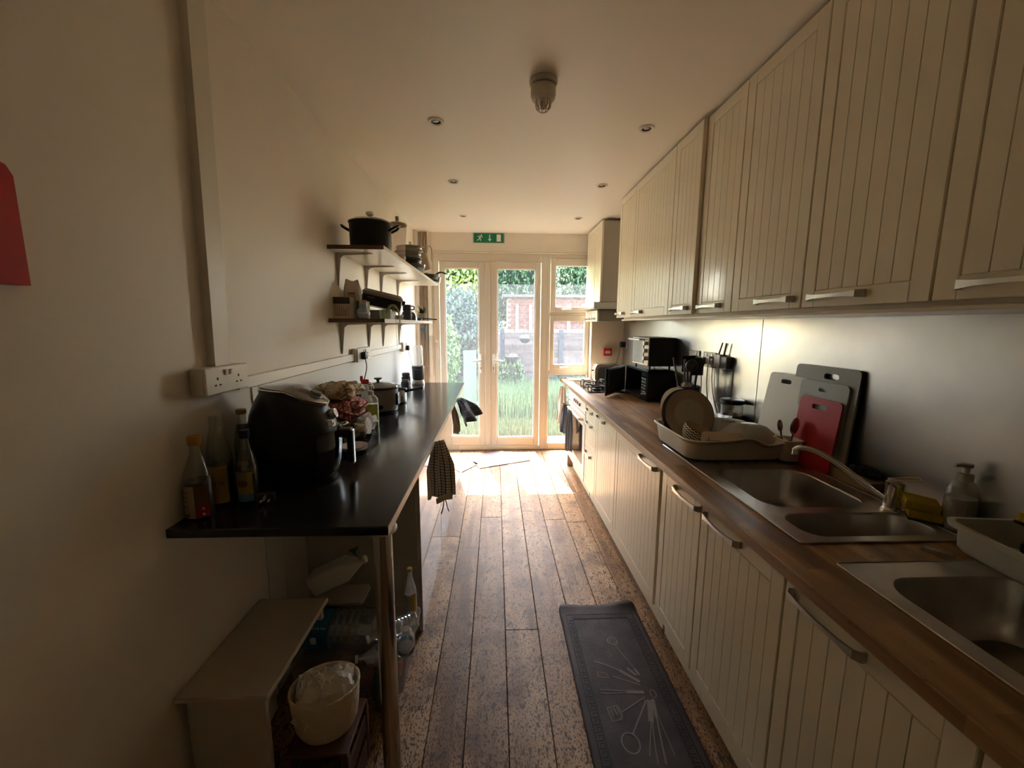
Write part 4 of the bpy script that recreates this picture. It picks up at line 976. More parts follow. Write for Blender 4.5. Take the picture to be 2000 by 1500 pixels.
# utensils hanging beside the doors
t = thing('hanging_utensils', 'pale wooden spoon and spatula hanging in the corner beside the french doors', 'utensils', (-.795, 4.985, 1.62))
wdm = mat('pale_wood', (.62, .48, .33), .6)
obj('rail', B().tube([(-.09, .03, 0), (.05, .03, 0)], .005, 8), satin, t)
obj('spatula', B().box(-.015, .03, 0, .012, -.16, -.01, .005).box(0, .015, 0, .01, -.30, -.16, .003), mat('white_spatula', (.78, .75, .68), .5), t)
obj('spoon', B().tube(curve([(.045, 0, -.02), (.06, 0, -.15), (.068, 0, -.24)]), [.007] * 9 + [.008] * 4 + [.012, .02, .022, .012], 8), wdm, t)
obj('grey_brush', B().box(-.06, -.025, 0, .02, -.20, -.03, .006), mat('brush_grey', (.22, .23, .22), .7), t)
obj('blue_tag', B().cyl((-.085, 0, -.08), .02, .006, 'y', n=18), mat('tag_blue', (.03, .22, .42), .5), t)

# ---------------------------------------------------------------- under the counter
boxm = mat('boxed_white', (.60, .53, .44), .55)
t = thing('meter_cupboard', 'low white painted box cupboard against the left wall under the counter', 'cupboard', (0, 0, 0))
obj('lid', B().box(XL + .002, -.680, 1.085, 1.53, .482, .50, .004), boxm, t)
obj('body', B().box(XL + .022, -.70, 1.105, 1.123, 0, .482, .001).box(XL + .022, XL + .04, 1.123, 1.52, 0, .482).box(XL + .04, -.70, 1.502, 1.52, .42, .482), mat('boxed_side', (.55, .49, .41), .6), t)
cr = thing('crate', 'dark red-brown plastic crate under the beige basket', 'crate', (-.575, 1.225, 0))
b = B(); crm = mat('crate_rust', (.09, .035, .02), .6)
for x0, x1, y0, y1 in ((-.10, .10, -.10, -.092), (-.10, .10, .092, .10), (-.10, -.092, -.092, .092), (.092, .10, -.092, .092)):
    b.box(x0, x1, y0, y1, 0, .09, .002).box(x0, x1, y0, y1, .12, .19, .002)
for sx in (-1, 1):
    for sy in (-1, 1): b.box(sx * .092 - .012, sx * .092 + .012, sy * .092 - .012, sy * .092 + .012, 0, .235, .003)
b.box(-.10, .10, -.10, .10, .225, .24, .003); obj('shell', b, crm, cr)
bk = thing('basket', 'oval beige basket filled with white plastic bags under the black counter', 'basket', (-.575, 1.225, .2425), .25)
wv = mat('woven_beige', (.78, .64, .47), .85, bump=(160, .8, (1, 1, 1)))
E1 = lambda r, z, n=36: [(math.cos(2 * PI * i / n) * r * 1.0, math.sin(2 * PI * i / n) * r * .82, z) for i in range(n)]
obj('basket_wall', B().loft([E1(.084, 0), E1(.098, .03), E1(.106, .10), E1(.110, .155), E1(.105, .155), E1(.099, .10), E1(.086, .012)]), wv, bk)
obj('rim', B().tube([Vector(p) for p in E1(.108, .156)] + [Vector(E1(.108, .156)[0])], .0045, 6, cap=False), wv, bk)
o = obj('plastic_bags', B().sheet(crumple((-.035, .012, .13), .052, .052, .045, 21, amp=.12), 30, 16, closed=True).sheet(crumple((.035, .0, .14), .055, .055, .045, 23, amp=.12), 30, 16, closed=True).sheet(crumple((.0, -.03, .10), .07, .04, .05, 29, amp=.25), 30, 16, closed=True), mat('bag_white', (.88, .84, .76), .45, trans=0.), bk); o['kind'] = 'stuff'
bn = thing('storage_bin', 'clear plastic storage bin full of odds and ends under the black counter', 'bin', (-.63, 1.69, 0))
bw = clear('bin_plastic', (.93, .93, .93), .5, body=.3, bodycol=(.6, .57, .53))
obj('bin', B().loft([[(x, y, z) for x, y in rr(w, d, .03)] for z, w, d in ((0, .44, .26), (.03, .46, .27), (.20, .50, .29), (.205, .52, .305))], cap1=False), bw, bn)
obj('orange_cloth', B().sheet(crumple((.10, -.02, .04), .10, .08, .035, 31), 24, 12, closed=True), mat('burnt_orange', (.50, .13, .05), .8), bn)
obj('white_roll', B().cyl((.12, -.05, .10), .035, .07, n=20), mat('roll_white', (.6, .57, .52), .7), bn)
obj('lid', B().prism(rr(.525, .31, .03), .206, .214, 'z'), bw, bn)
pet = clear('pet_plastic', (.93, .96, .97), .7, body=.13, bodycol=(.75, .8, .82)); wcap = mat('cap_white', (.7, .7, .68), .5)
t = bottle('water_bottle', 'large ribbed clear water bottle with a blue label lying on the storage bin', (-.83, 1.615, .292), .073, .40, pet, neck=.018, cap=.02, capm=wcap, rot=(0, PI / 2, 0), sh=.72, ribs=9, group='empty drink bottles under the counter')
lbl = mat('label_teal', (.03, .20, .36), .5)
obj('label', B().lathe([(.0745, .02), (.0745, .125)], n=32, cap=False), lbl, t)
obj('label_picture', B().ball((0, -.062, .07), .028, 14, (1, .5, 1.15)), mat('label_white', (.85, .87, .85), .5), t)
text('RECYCLE ME', .017, mat('label_letter', (.85, .9, .9), .5), t, (-.045, -.0615, .070), (PI / 2, -PI / 2, .0))
t = thing('small_tub', 'clear food tub with terracotta contents behind the water bottle', 'tub', (-.72, 1.765, .2155))
obj('tub', B().loft([[(x, y, z) for x, y in rr(w, d, .02)] for z, w, d in ((0, .20, .11), (.12, .22, .125))]), bw, t)
obj('contents', B().box(-.09, .0, -.045, .045, .005, .10, .008), mat('terracotta_food', (.35, .14, .08), .7), t)
obj('lid', B().prism(rr(.23, .135, .02), .12, .132, 'z'), mat('tub_lid', (.45, .40, .38), .4), t)
t = thing('milk_bottle', 'large empty translucent milk bottle leaning above the tub, green leaf by its neck', 'bottle', (-.845, 1.765, .405), 0, None, (0, 1.12, 0))
obj('bottle', B().loft([[(x, y, z) for x, y in rr(w, w, min(.02, w * .45))] for z, w in ((0, .088), (.006, .098), (.17, .098), (.225, .05), (.245, .034), (.27, .034))]), mat('milky_plastic', (.80, .79, .74), .3), t)
lfm = mat('leaf_dark', (.07, .12, .05), .5)
obj('leaf', B().loft([[(.02, -.01, .25), (.0, .01, .25), (-.03, .0, .24)], [(-.06, -.03, .26), (-.07, 0, .27), (-.08, -.02, .23)]]), lfm, t)
t = bottle('oil_bottle', 'slim clear bottle with a yellow cap and label standing on the bin', (-.405, 1.775, .2155), .028, .235, pet, .3, mat('oil_pale', (.5, .45, .2), .2), .010, .016, mat('cap_yellow', (.5, .33, .05), .4), [(s_ - 1.4, s_ + .3, .05, .125, mat('label_off_white', (.5, .48, .42), .6)), (s_ + .3, s_ + 1.2, .04, .13, mat('label_yellow', (.45, .33, .04), .5))], 'empty drink bottles under the counter')
for x, y, z, r, lb in ((-.43, 1.60, .2580, .042, 'clear crumpled drink bottle lying on the bin, base towards the aisle'), (-.405, 1.655, .330, .038, 'clear drink bottle lying on top of the others with its ribbed base in view')):
    t = bottle('drink_bottle', lb, (x + .06, y - .05, z), r, .20, pet, neck=.012, cap=.012, capm=wcap, rot=(0, -PI / 2, .35 if r > .04 else .55), sh=.6, ribs=6, group='empty drink bottles under the counter')
    obj('base_ribs', B().tube([(r * .5 * math.cos(2 * PI * i / 10 * 1) * (1.7 if i % 2 else .5), r * .5 * math.sin(2 * PI * i / 10) * (1.7 if i % 2 else .5), -.001) for i in range(11)], .0018, 5), chrome, t)
t = bottle('drink_bottle', 'small clear bottle with a blue label standing tilted at the bin corner', (-.385, 1.56, .2200), .036, .15, pet, neck=.012, cap=.012, capm=wcap, rot=(.35, .12, 0), sh=.6, group='empty drink bottles under the counter')
obj('label', B().lathe([(.0367, .02), (.0367, .05)], n=24, cap=False), mat('label_blue', (.02, .16, .36), .5), t)
t = thing('veg_pack', 'green and white food packet squashed against the clear bin', 'packet', (-.455, 1.50, .0))
obj('packet', B().sheet(crumple((0, 0, .10), .05, .03, .10, 41, amp=.1), 24, 14, closed=True), mat('packet_green', (.08, .14, .05), .5), t)
obj('packet_label', B().box(-.015, .02, -.036, -.033, .07, .15, .001), mat('packet_white', (.5, .48, .42), .6), t)
# ---------------------------------------------------------------- right side: sinks and tap
ZW = .9375
def sink(name, label, x0, x1, y0, y1, bowls, extra=None):
    cx, cy = (x0 + x1) / 2, (y0 + y1) / 2; t = thing(name, label, 'sink', (cx, cy, ZW))
    L = lambda q: [(u - cx, v - cy) for u, v in q]
    rim = L(rr(x1 - x0, y1 - y0, .012, 4, cx, cy)); holes = [L(rr(b[1] - b[0], b[3] - b[2], b[4], 7, (b[0] + b[1]) / 2, (b[2] + b[3]) / 2))[::1] for b in bowls]
    obj('rim', B().prism(rim, .0, .004, 'z', holes=holes), sink_m, t)
    obj('rim_edge', B().tube([(u, v, .0035) for u, v in rim] + [(*rim[0], .0035)], .003, 6, cap=False), sink_m, t)
    for b in bowls:
        w, d = b[1] - b[0], b[3] - b[2]; c = ((b[0] + b[1]) / 2 - cx, (b[2] + b[3]) / 2 - cy); dp = b[5]
        lp = [[(u, v, z) for u, v in rr(w - k, d - k, max(.01, b[4] - k * .3), 7, *c)] for k, z in ((0, .0035), (.004, -.004), (.016, -dp * .55), (.03, -dp * .9), (.05, -dp * .98), (.09, -dp))]
        bo = obj('bowl', B().loft(lp, cap0=False), sink_m, t, solid=.001)
        obj('drain', B().lathe([(.04, 0), (.04, .003), (.03, .001), (0, .0005)], (c[0], c[1], -dp + .0005), 24, cap=False), chrome, bo)
    if extra: extra(t, cx, cy)
    return t
def grooves(t, cx, cy):
    for i in range(7): obj('drainer_ridge', B().tube([(1.02 + .06 * i - cx, 1.83 - cy, .004), (1.02 + .06 * i - cx, 2.12 - cy, .006)], .004, 6), sink_m, t)
sink('sink', 'stainless steel one and a half bowl sink with drainer under the dish rack', .935, 1.475, 1.122, 2.16, [(1.0, 1.405, 1.36, 1.765, .09, .16), (.995, 1.45, 1.155, 1.315, .06, .12)], grooves)
sink('sink', 'second stainless steel sink at the bottom right of the frame', .955, 1.475, .27, 1.015, [(1.005, 1.41, .45, .945, .08, .17)])
tp_ = thing('mixer_tap', 'chrome mixer tap with a long angled spout behind the small sink bowl', 'tap', (1.44, 1.335, ZW + .004))
obj('body', B().lathe([(.033, 0), (.033, .005), (.027, .012), (.026, .085), (.028, .088), (.028, .105), (.020, .112), (0, .114)], n=28), chrome, tp_)
obj('spout', B().tube(curve([(-.01, .01, .03), (-.06, .045, .072), (-.14, .105, .145), (-.19, .145, .176), (-.225, .175, .180), (-.238, .188, .168)]), [.010] * 24 + [.010] * 17, 12), chrome, tp_)
obj('aerator', B().cyl((-.238, .187, .150), .012, .022, n=16), chrome, tp_)
obj('lever', B().tube([(-.015, .015, .112), (.025, -.012, .126), (.05, -.03, .130), (.045, -.045, .128), (.0, -.02, .118), (-.02, .005, .112)], .0035, 8), chrome, tp_)
obj('aerator_ring', B().cyl((-.238, .187, .148), .0125, .004, n=16), satin, tp_)
# soap tray and scourers behind the tap
t = thing('wooden_tray', 'narrow pale tray behind the tap holding a wire scourer', 'tray', (1.525, 1.60, ZW))
obj('tray', B().loft([[(x, y, z) for x, y in rr(w, d, .01)] for z, w, d in ((0, .055, .24), (.045, .068, .26), (.045, .060, .25), (.008, .046, .225))]), mat('tray_beige', (.42, .33, .22), .5), t)
def scourer(label, loc, r, sc, group=None):
    t = B(); rnd = random.Random(int(loc[1] * 100))
    for k in range(9):
        pts = []
        for q in range(34):
            a = q * rnd.uniform(.5, .9); e = rnd.uniform(-1.4, 1.4)
            pts.append((math.cos(a) * math.cos(e) * r * sc[0], math.sin(a) * math.cos(e) * r * sc[1], r * sc[2] + math.sin(e) * r * sc[2]))
        t.tube(pts, .0016, 4)
    t.ball((0, 0, r * sc[2]), r * .8, 14, sc)
    return tag(obj('scourer', t, mat('scourer_dark', (.035, .045, .035), .7, .3), None, loc), label, 'scourer')
scourer('dark wire scourer lying on the pale tray behind the tap', (1.528, 1.545, ZW + .047), .05, (.62, 1.35, .45))
yel = mat('sponge_yellow', (.62, .44, .03), .85, bump=(220, .6)); grn = mat('scrub_green', (.07, .10, .03), .9, bump=(150, .8))
def sponge(label, loc, rot, gcol=None):
    t = thing('sponge', label, 'sponge', loc, 0, None, rot)
    obj('foam', B().box(-.035, .035, -.045, .045, .008, .034, .004, 2), yel, t); obj('scrub_pad', B().box(-.035, .035, -.045, .045, 0, .008, .002), gcol or grn, t); return t
sponge('lower yellow sponge lying flat beside the tap', (1.475, 1.255, ZW + .005), (0, 0, .9))
sponge('upper yellow sponge tilted on the lower one beside the tap', (1.462, 1.265, ZW + .043), (.12, -.10, .95), mat('scrub_yellow', (.5, .35, .03), .9))
t = thing('soap_dispenser', 'clear pump bottle half full of white hand soap against the splashback', 'bottle', (1.522, 1.195, ZW))
obj('bottle', B().loft([[(x, y, z) for x, y in rr(w, d, min(w, d) * .4)] for z, w, d in ((0, .074, .062), (.006, .08, .068), (.13, .078, .066), (.160, .055, .05), (.172, .032, .032))]), clear('soap_plastic', (.93, .93, .91), .5, body=.22, bodycol=(.55, .54, .5)), t)
obj('soap', B().loft([[(x, y, z) for x, y in rr(w, d, min(w, d) * .4)] for z, w, d in ((.003, .07, .058), (.112, .073, .062))]), mat('soap_white', (.50, .48, .43), .3), t)
pm_ = mat('pump_white', (.50, .48, .42), .4)
obj('pump', B().lathe([(.020, .170), (.020, .192), (.009, .195), (.009, .212), (.015, .216), (.015, .226), (0, .228)], n=20, cap=False).box(-.045, .0, -.006, .006, .216, .226, .003), pm_, t)
t = thing('washing_up_bowl', 'small white plastic basin holding a scourer and sponge at the frame edge', 'basin', (1.462, .965, ZW + .004), -.12)
wb = mat('basin_white', (.62, .60, .53), .35)
obj('basin', B().loft([[(x, y, z) for x, y in rr(w, d, .035, 6)] for z, w, d in ((0, .185, .215), (.012, .20, .23), (.066, .205, .235), (.070, .235, .265), (.085, .24, .27), (.086, .215, .245), (.066, .19, .22), (.010, .175, .205))]), wb, t)
scourer('black wire scourer lying in the white basin', (1.475, .945, ZW + .018), .055, (.8, .9, .75))
sponge('dark backed yellow sponge standing on the scourer in the white basin', (1.50, .985, ZW + .104), (.2, .25, .4), mat('scrub_black', (.03, .035, .02), .9))
t = thing('plastic_strip', 'small clear plastic strip lying on the worktop between the sinks', 'strip', (1.30, 1.055, ZW), -.9)
obj('strip', B().prism([(-.035, 0), (.035, 0), (.035, .006), (.03, .012), (-.03, .012), (-.035, .006)], -.009, .009, 'y'), clear('strip_plastic', (.9, .88, .84), .6, body=.35, bodycol=(.6, .56, .5)), t)

# chopping boards leaning on the splashback
def cboard(label, y0, y1, h, xb, m, hw, hh, th=.008, lean=None, hz=.035, hc=None):
    w = y1 - y0; xt = lean; ang = math.atan2(xt - xb, h)
    t = thing('chopping_board', label, 'chopping board', (xb, y1, ZW + .001 + (.004 if xb < 1.475 else 0)), 0, 'chopping boards leaning on the splashback', (0, 0, -PI / 2))
    hcx = w * .5 if hc is None else hc
    hole = [(hcx + u, h - hz - hh / 2 + v) for u, v in rr(hw, hh, min(hw, hh) * .45, 4)]
    b = B().prism(rr(w, h, .022, 5, w / 2, h / 2), -th, 0, 'y', holes=[hole])
    b.xf(Matrix.Rotation(-ang, 4, 'X'))
    obj('board', b, m, t)
    return t, ang
gb, _ = cboard('largest grey chopping board with a dark rim, rearmost of the leaning boards', 1.635, 2.005, .475, 1.525, mat('board_grey', (.34, .33, .29), .5), .085, .026, .010, 1.556, .03, .22)
cb_, _ = cboard('translucent grey chopping board in front of the largest one', 1.665, 1.945, .405, 1.505, mat('board_smoke', (.36, .35, .31), .35), .05, .016, .006, 1.536, .03)
rb, _ = cboard('small red chopping board, in front of all the grey ones', 1.668, 1.912, .330, 1.483, mat('board_red', (.50, .025, .03), .42), .085, .022, .008, 1.518, .03)
wb_, _ = cboard('tall cream chopping board leaning beside the red one', 1.925, 2.19, .415, 1.485, mat('board_cream', (.60, .53, .40), .45), .075, .022, .009, 1.552, .03)

# dish rack and what stands in it
rkm = mat('rack_cream', (.82, .75, .62), .32)
rk = thing('dish_rack', 'cream plastic dish rack with a wavy rim standing on the drainer', 'dish rack', (1.185, 2.08, ZW + .011))
def rackloop(ex, z, wavy):
    o = []
    for x, y in rr(.50 + ex, .46 + ex * .9, .075, 8):
        s = 0
        if wavy and y < -.1: s = -.035 / (1 + math.exp(-(x - .08) * 40)) + .020 / (1 + math.exp(-(x + .02) * 30)) * (1 if x < .1 else .6) + .015 * (1 / (1 + math.exp(-(x - .17) * 40)))
        o.append((x, y, z + s))
    return o
def densify(lp, n=4):
    o = []
    for i in range(len(lp)):
        a, b = Vector(lp[i]), Vector(lp[(i + 1) % len(lp)])
        k = n if (a - b).length > .06 else 1
        k = 14 if (a - b).length > .2 else k
        for q in range(k): o.append(tuple(a.lerp(b, q / k)))
    return o
def RL(ex, z, wavy, drop=0.):
    base = densify([(x, y, 0) for x, y in rr(.50 + ex, .46 + ex * .9, .075, 8)])
    base = densify([(x, y, 0) for x, y in rr(.50, .46, .075, 8)]); o = []
    for x, y, _z in base:
        sx, sy = 1 + ex / .50, 1 + ex / .46; s = 0
        if wavy and y < -.15: s = .018 / (1 + math.exp(-(x + .02) * 40)) - .045 / (1 + math.exp(-(x - .085) * 60)) + .020 / (1 + math.exp(-(x - .16) * 50))
        o.append((x * sx, y * sy, z + s))
    return o
obj('tray', B().loft([RL(-.03, .0, 0), RL(-.02, .012, 0), RL(.0, .082, 1), RL(.025, .092, 1), RL(.032, .100, 1), RL(.022, .105, 1), RL(-.008, .098, 1), RL(-.028, .02, 0)], cap0=True), rkm, rk)
hx = B().loft([[(x, y, z) for x, y in rr(w, d, .02, 5, .255, -.205)] for z, w, d in ((.0, .075, .085), (.1, .09, .10), (.104, .10, .11), (.104, .088, .098), (.01, .07, .08))]); obj('cutlery_cup', hx, rkm, rk)
for k in range(6): obj('divider', B().box(-.20 + k * .06, -.195 + k * .06, -.17, .17, .02, .05, .002), rkm, rk)
chn = mat('plate_taupe', (.50, .41, .31), .22, coat=.3); chc = mat('plate_centre', (.60, .56, .48), .25, coat=.3); darkrim = mat('plate_dark_rim', (.05, .035, .03), .3)
def plate(label, loc, r, m, rim, rot, centre=None, group='plates standing in the dish rack'):
    t = thing('dinner_plate', label, 'plate', loc, 0, group, rot)
    obj('plate', B().lathe([(0, 0), (r * .62, 0), (r * .75, .008), (r, .014), (r, .018), (r * .75, .012), (r * .62, .005), (0, .005)], n=48, cap=False), m, t)
    obj('rim_line', B().tube([(math.cos(2 * PI * i / 48) * r, math.sin(2 * PI * i / 48) * r, .016) for i in range(49)], .0025, 6, cap=False), rim, t)
    if centre: obj('well', B().lathe([(0, .0055), (r * .66, .0058), (r * .70, .0075), (r * .66, .0064)], n=48, cap=False), centre, t)
    return t
plate('large taupe dinner plate with a dark rim, front plate in the dish rack', (1.075, 2.165, ZW + .168), .142, chn, darkrim, (1.28, 0, .10), chc)
plate('dark rimmed dinner plate close behind the taupe one', (1.062, 2.195, ZW + .166), .141, mat('plate_brown', (.16, .12, .09), .25), darkrim, (1.28, 0, .10))
t = thing('white_bowl', 'white bowl upright behind the dinner plates in the dish rack', 'bowl', (1.10, 2.275, ZW + .205), 0, None, (1.35, 0, .1))
obj('bowl', B().lathe([(.04, 0), (.05, -.004), (.085, -.03), (.108, -.075), (.104, -.075), (.08, -.033), (.035, -.006), (0, -.006)][::-1], n=36, cap=False), mat('china_white', (.80, .75, .68), .25), t)
t = thing('patterned_bowl', 'cream bowl with a dark zigzag knit pattern tilted in the dish rack', 'bowl', (1.02, 2.02, ZW + .062), 0, None, (.30, .38, 0))
def pb(u, v):
    a = 2 * PI * u; r = [.036, .058, .068, .071][min(3, int(v * 3))] + (([.036, .058, .068, .071][min(3, int(v * 3) + 1)] - [.036, .058, .068, .071][min(3, int(v * 3))]) * (v * 3 - int(v * 3)))
    return (math.cos(a) * r, math.sin(a) * r, .085 * v)
knit = pattern('knit_zigzag', (.80, .72, .60), (.05, .03, .03), 'chevron', (22, 6, 1), thr=.42)
def uvpat(m):
    nt = m.node_tree
    for n in nt.nodes:
        if n.bl_idname == 'ShaderNodeTexCoord':
            for l in list(n.outputs['Object'].links): to = l.to_socket; nt.links.remove(l); nt.links.new(n.outputs['UV'], to)
uvpat(knit)
obj('bowl', B().sheet(pb, 36, 12, closed=True), knit, t, solid=.003)
obj('lining', B().lathe([(0, .006), (.034, .008), (.055, .03), (.066, .06), (.069, .0855), (.0715, .086)], n=36, cap=False), mat('bowl_lining', (.55, .45, .28), .3), t)
t = thing('square_plate', 'small rectangular cream dish with a black brush motif standing in the dish rack', 'plate', (1.135, 1.925, ZW + .085), 0, None, (-.18, .05, .02))
obj('dish', B().prism(rr(.215, .10, .02, 5), -.004, .004, 'y'), mat('dish_cream', (.80, .72, .58), .3), t)
mo = B().box(-.085, -.005, -.0048, -.0038, .005, .007).box(-.072, -.069, -.0048, -.0038, -.03, .022).box(-.05, -.02, -.0048, -.0038, -.012, -.002).box(-.045, -.038, -.0048, -.0038, -.022, -.005).box(-.03, -.02, -.0048, -.0038, -.02, .003)
obj('brush_motif', mo, mat('ink', (.04, .03, .03), .6), t)
t = thing('plastic_dome', 'upturned translucent plastic bowl with a scratched sheen in the dish rack', 'bowl', (1.325, 2.02, ZW + .10))
dm = B().lathe([(.150, -.055), (.146, -.03), (.125, .012), (.09, .040), (.045, .055), (0, .058)], n=40, cap=False, sy=.85); obj('dome', dm, clear('milky_bowl', (.90, .90, .88), .7, rough=.15, body=.62, bodycol=(.75, .73, .68)), t, solid=.002)
t = thing('glass_measure', 'clear glass jug with a looped handle behind the plastic dome', 'jug', (1.285, 2.21, ZW + .035))
obj('jug', B().lathe([(.045, 0), (.05, .01), (.058, .12)], n=24, cap=True), clear('measure_glass', (.93, .94, .92), .5, body=.2, bodycol=(.5, .48, .42)), t)
obj('handle', B().tube(curve([(-.02, -.05, .105), (-.02, -.08, .11), (.03, -.085, .105), (.04, -.05, .10)]), .006, 8), clear('measure_handle', (.8, .8, .76), .8, body=.5, bodycol=(.6, .57, .5)), t)
def spoon(label, p, lean, r=.021):
    t = thing('spoon', label, 'spoon', p, 0, 'cutlery in the dish rack cup', lean)
    obj('stem', B().tube([(0, 0, 0), (0, 0, .11)], .004, 6), mat('cutlery_steel', (.45, .42, .38), .2, 1.), t)
    obj('spoon_bowl', B().ball((0, 0, .13), r, 18, (.8, .28, 1.35)), mat('cutlery_steel', (.45, .42, .38), .2, 1.), t)
spoon('big oval spoon standing in the cutlery cup, nearest the red board', (1.446, 1.872, ZW + .05), (.05, .10, .2), .032)
spoon('smaller spoon leaning the other way in the cutlery cup', (1.428, 1.885, ZW + .05), (-.1, -.2, .4), .024)
tag(obj('storage_jar', B().lathe([(.062, 0), (.066, .01), (.066, .16), (.055, .175), (.055, .178)], n=32), clear('storage_glass', (.80, .80, .77), .7, body=.3, bodycol=(.28, .25, .2)), None, (1.495, 2.46, ZW)), 'round glass storage jar behind the dish rack', 'jar')
sj = [o for o in bpy.data.objects if o.name == 'storage_jar'][0]
sj['label'] = 'round glass storage jar with a black lid behind the dish rack'
obj('lid', B().lathe([(.068, .176), (.071, .180), (.071, .200), (.064, .204), (0, .204)], n=32, cap=False), black, sj)
obj('contents', B().cyl((0, 0, .004), .060, .10, n=24), mat('jar_filling', (.05, .03, .02), .6), sj)

# utensil pot
up = thing('utensil_pot', 'black perforated utensil pot crowded with dark tools behind the plates', 'utensil pot', (1.405, 2.86, ZW))
obj('pot', B().lathe([(.066, 0), (.070, .005), (.082, .23), (.078, .23), (.066, .01), (0, .01)], n=24, cap=False), black, up)
rnd = random.Random(4)
def tool(label, a, e, L_, head):
    t = thing('utensil', label, 'utensil', (1.405 + .03 * math.cos(a), 2.86 + .03 * math.sin(a), ZW + .012), 0, 'tools in the black utensil pot', (0, 0, 0))
    dx, dy = math.cos(a) * e, math.sin(a) * e; m = head[1]
    obj('handle', B().tube([(0, 0, 0), (dx * .6, dy * .6, L_ * .6), (dx, dy, L_)], [.006, .007, .009], 8), m, t)
    if head[0] == 'ladle': obj('head', B().ball((dx * 1.1, dy * 1.1, L_ + .02), .045, 14, (1, .6, 1)), m, t)
    elif head[0] == 'flat': obj('head', B().box(dx - .045, dx + .045, dy - .003, dy + .003, L_ - .03, L_ + .09, .003), m, t)
gyt = mat('tool_grey', (.13, .12, .11), .45)
tool('long grey handled tool leaning out towards the microwave', 2.9, .085, .42, ('', gyt))
tool('second grey handled tool in the black pot', 3.6, .03, .41, ('', gyt))
tool('black ladle standing in the black pot', .4, .05, .36, ('ladle', black)); tool('black slotted turner standing in the black pot', 5.2, .03, .33, ('flat', black)); tool('black masher at the back of the black pot', 1.3, .05, .34, ('flat', black)); tool('black spoon at the front of the black pot', 4.4, .04, .35, ('ladle', black))
t = thing('cloth_scrap', 'crumpled white foil scrap on the rim of the utensil pot', 'scrap', (1.36, 2.795, ZW + .2315))
obj('foil', B().sheet(crumple((0, 0, .012), .035, .014, .012, 51, amp=.3), 20, 10, closed=True), mat('foil', (.6, .57, .5), .35, .4), t)

# wall sockets behind the pot and the router
stp = mat('dark_socket_steel', (.20, .19, .17), .35, 1.)
for y0, lb in ((3.03, 'dark steel double socket plate behind the utensil pot'), (2.80, 'dark steel double socket plate with the white plug')):
    t = thing('steel_socket', lb, 'socket', (XR - .0075, y0 + .17, 1.30), -PI / 2, 'steel socket plates on the splashback')
    p_ = obj('face_plate', B().box(0, .17, -.008, 0, 0, .11, .002), stp, t)
    for q in (.045, .125):
        obj('pin_holes', B().box(q - .003, q + .003, -.0092, -.0075, .055, .067).box(q - .015, q - .007, -.0092, -.0075, .03, .036).box(q + .007, q + .015, -.0092, -.0075, .03, .036), slot, p_)
        obj('switch', B().box(q - .008, q + .008, -.012, -.007, .08, .10, .002), satin, p_)
def wplug(label, y, z, m, pts, s=.024, r=.0035):
    return plug(label, (XR - .017, y, z), pts, m, (-.035, 0, 0), r, 'plugs in the steel sockets', size=s)
wplug('black plug of the microwave in the farther steel socket', 3.10, 1.345, black, curve([(1.525, 3.10, 1.32), (1.525, 3.10, 1.22), (1.53, 3.14, 1.05), (1.54, 3.20, .95)]))
wplug('black plug with a long black lead beside the white plug', 2.925, 1.345, black, curve([(1.53, 2.925, 1.32), (1.53, 2.93, 1.25), (1.53, 2.92, 1.12), (1.54, 2.97, 1.0), (1.54, 2.99, .95)]))
wplug('white plug with a grey lead hanging down the splashback', 2.845, 1.355, mat('plug_white', (.60, .55, .47), .4), curve([(1.53, 2.845, 1.33), (1.53, 2.85, 1.25), (1.53, 2.84, 1.14), (1.53, 2.79, 1.02), (1.53, 2.74, .95)]), .026, .004)
wplug('brown plug with a grey lead next to the router', 2.79, 1.35, mat('plug_brown', (.12, .08, .06), .4), curve([(1.53, 2.785, 1.32), (1.53, 2.78, 1.22), (1.53, 2.74, 1.10), (1.53, 2.66, .98), (1.53, 2.64, .95)]), .02)
t = thing('wifi_router', 'white wall mounted wireless router with two stick antennas above a bright plate', 'router', (XR - .008, 2.755, 1.315), -PI / 2)
obj('casing', B().box(0, .075, -.045, 0, 0, .09, .006, 2), mat('router_white', (.55, .52, .45), .4), t)
obj('shadow_block', B().box(.077, .15, -.04, 0, .0, .08, .005, 2), mat('router_shadow', (.08, .07, .05), .4), t)  # dark block shaped for the shadow to the right of the casing
for q, e in ((.035, .02), (.10, 0)): obj('antenna', B().tube([(q - .02, -.02, .085), (q + e, -.02, .17)], [.006, .005], 8), mat('antenna_tan', (.16, .12, .09), .5), t)
tag(obj('reflection_plate', B().box(XR - .012, XR - .0075, 2.585, 2.76, 1.06, 1.305, .001), mat('steel_reflection', (.60, .58, .54), .25, 1.)), 'small bright steel panel standing in for a reflection under the router', 'panel')  # added plate, its brighter steel stands in for a reflection

# microwave with its door open, mini oven on top
mwm = mat('microwave_black', (.010, .010, .011), .3)
mw = thing('microwave', 'black microwave oven with its door wide open', 'microwave', (1.308, 4.0, ZW), -PI / 2)
sh = B().box(0, .45, 0, .012, .012, .03).box(0, .45, 0, .012, .255, .272).box(0, .02, 0, .012, .03, .255)
sh.box(0, .59, .012, .24, .255, .272, .003).box(0, .59, .012, .24, .012, .022).box(0, .012, .012, .24, .02, .26).box(.45, .59, .0, .24, .012, .272, .003).box(.012, .45, .225, .24, .02, .26)
obj('housing', sh, mwm, mw)
obj('cavity', B().box(.02, .445, .012, .222, .024, .028).box(.02, .445, .218, .222, .028, .25), mat('cavity_grey', (.10, .10, .10), .4), mw)
cp = obj('control_panel', B().box(.452, .588, -.004, .001, .016, .268, .002), blackg, mw)
obj('display', B().box(.47, .57, -.0055, -.003, .225, .25), mat('display_dark', (.02, .04, .04), .1), cp)
kb = B()
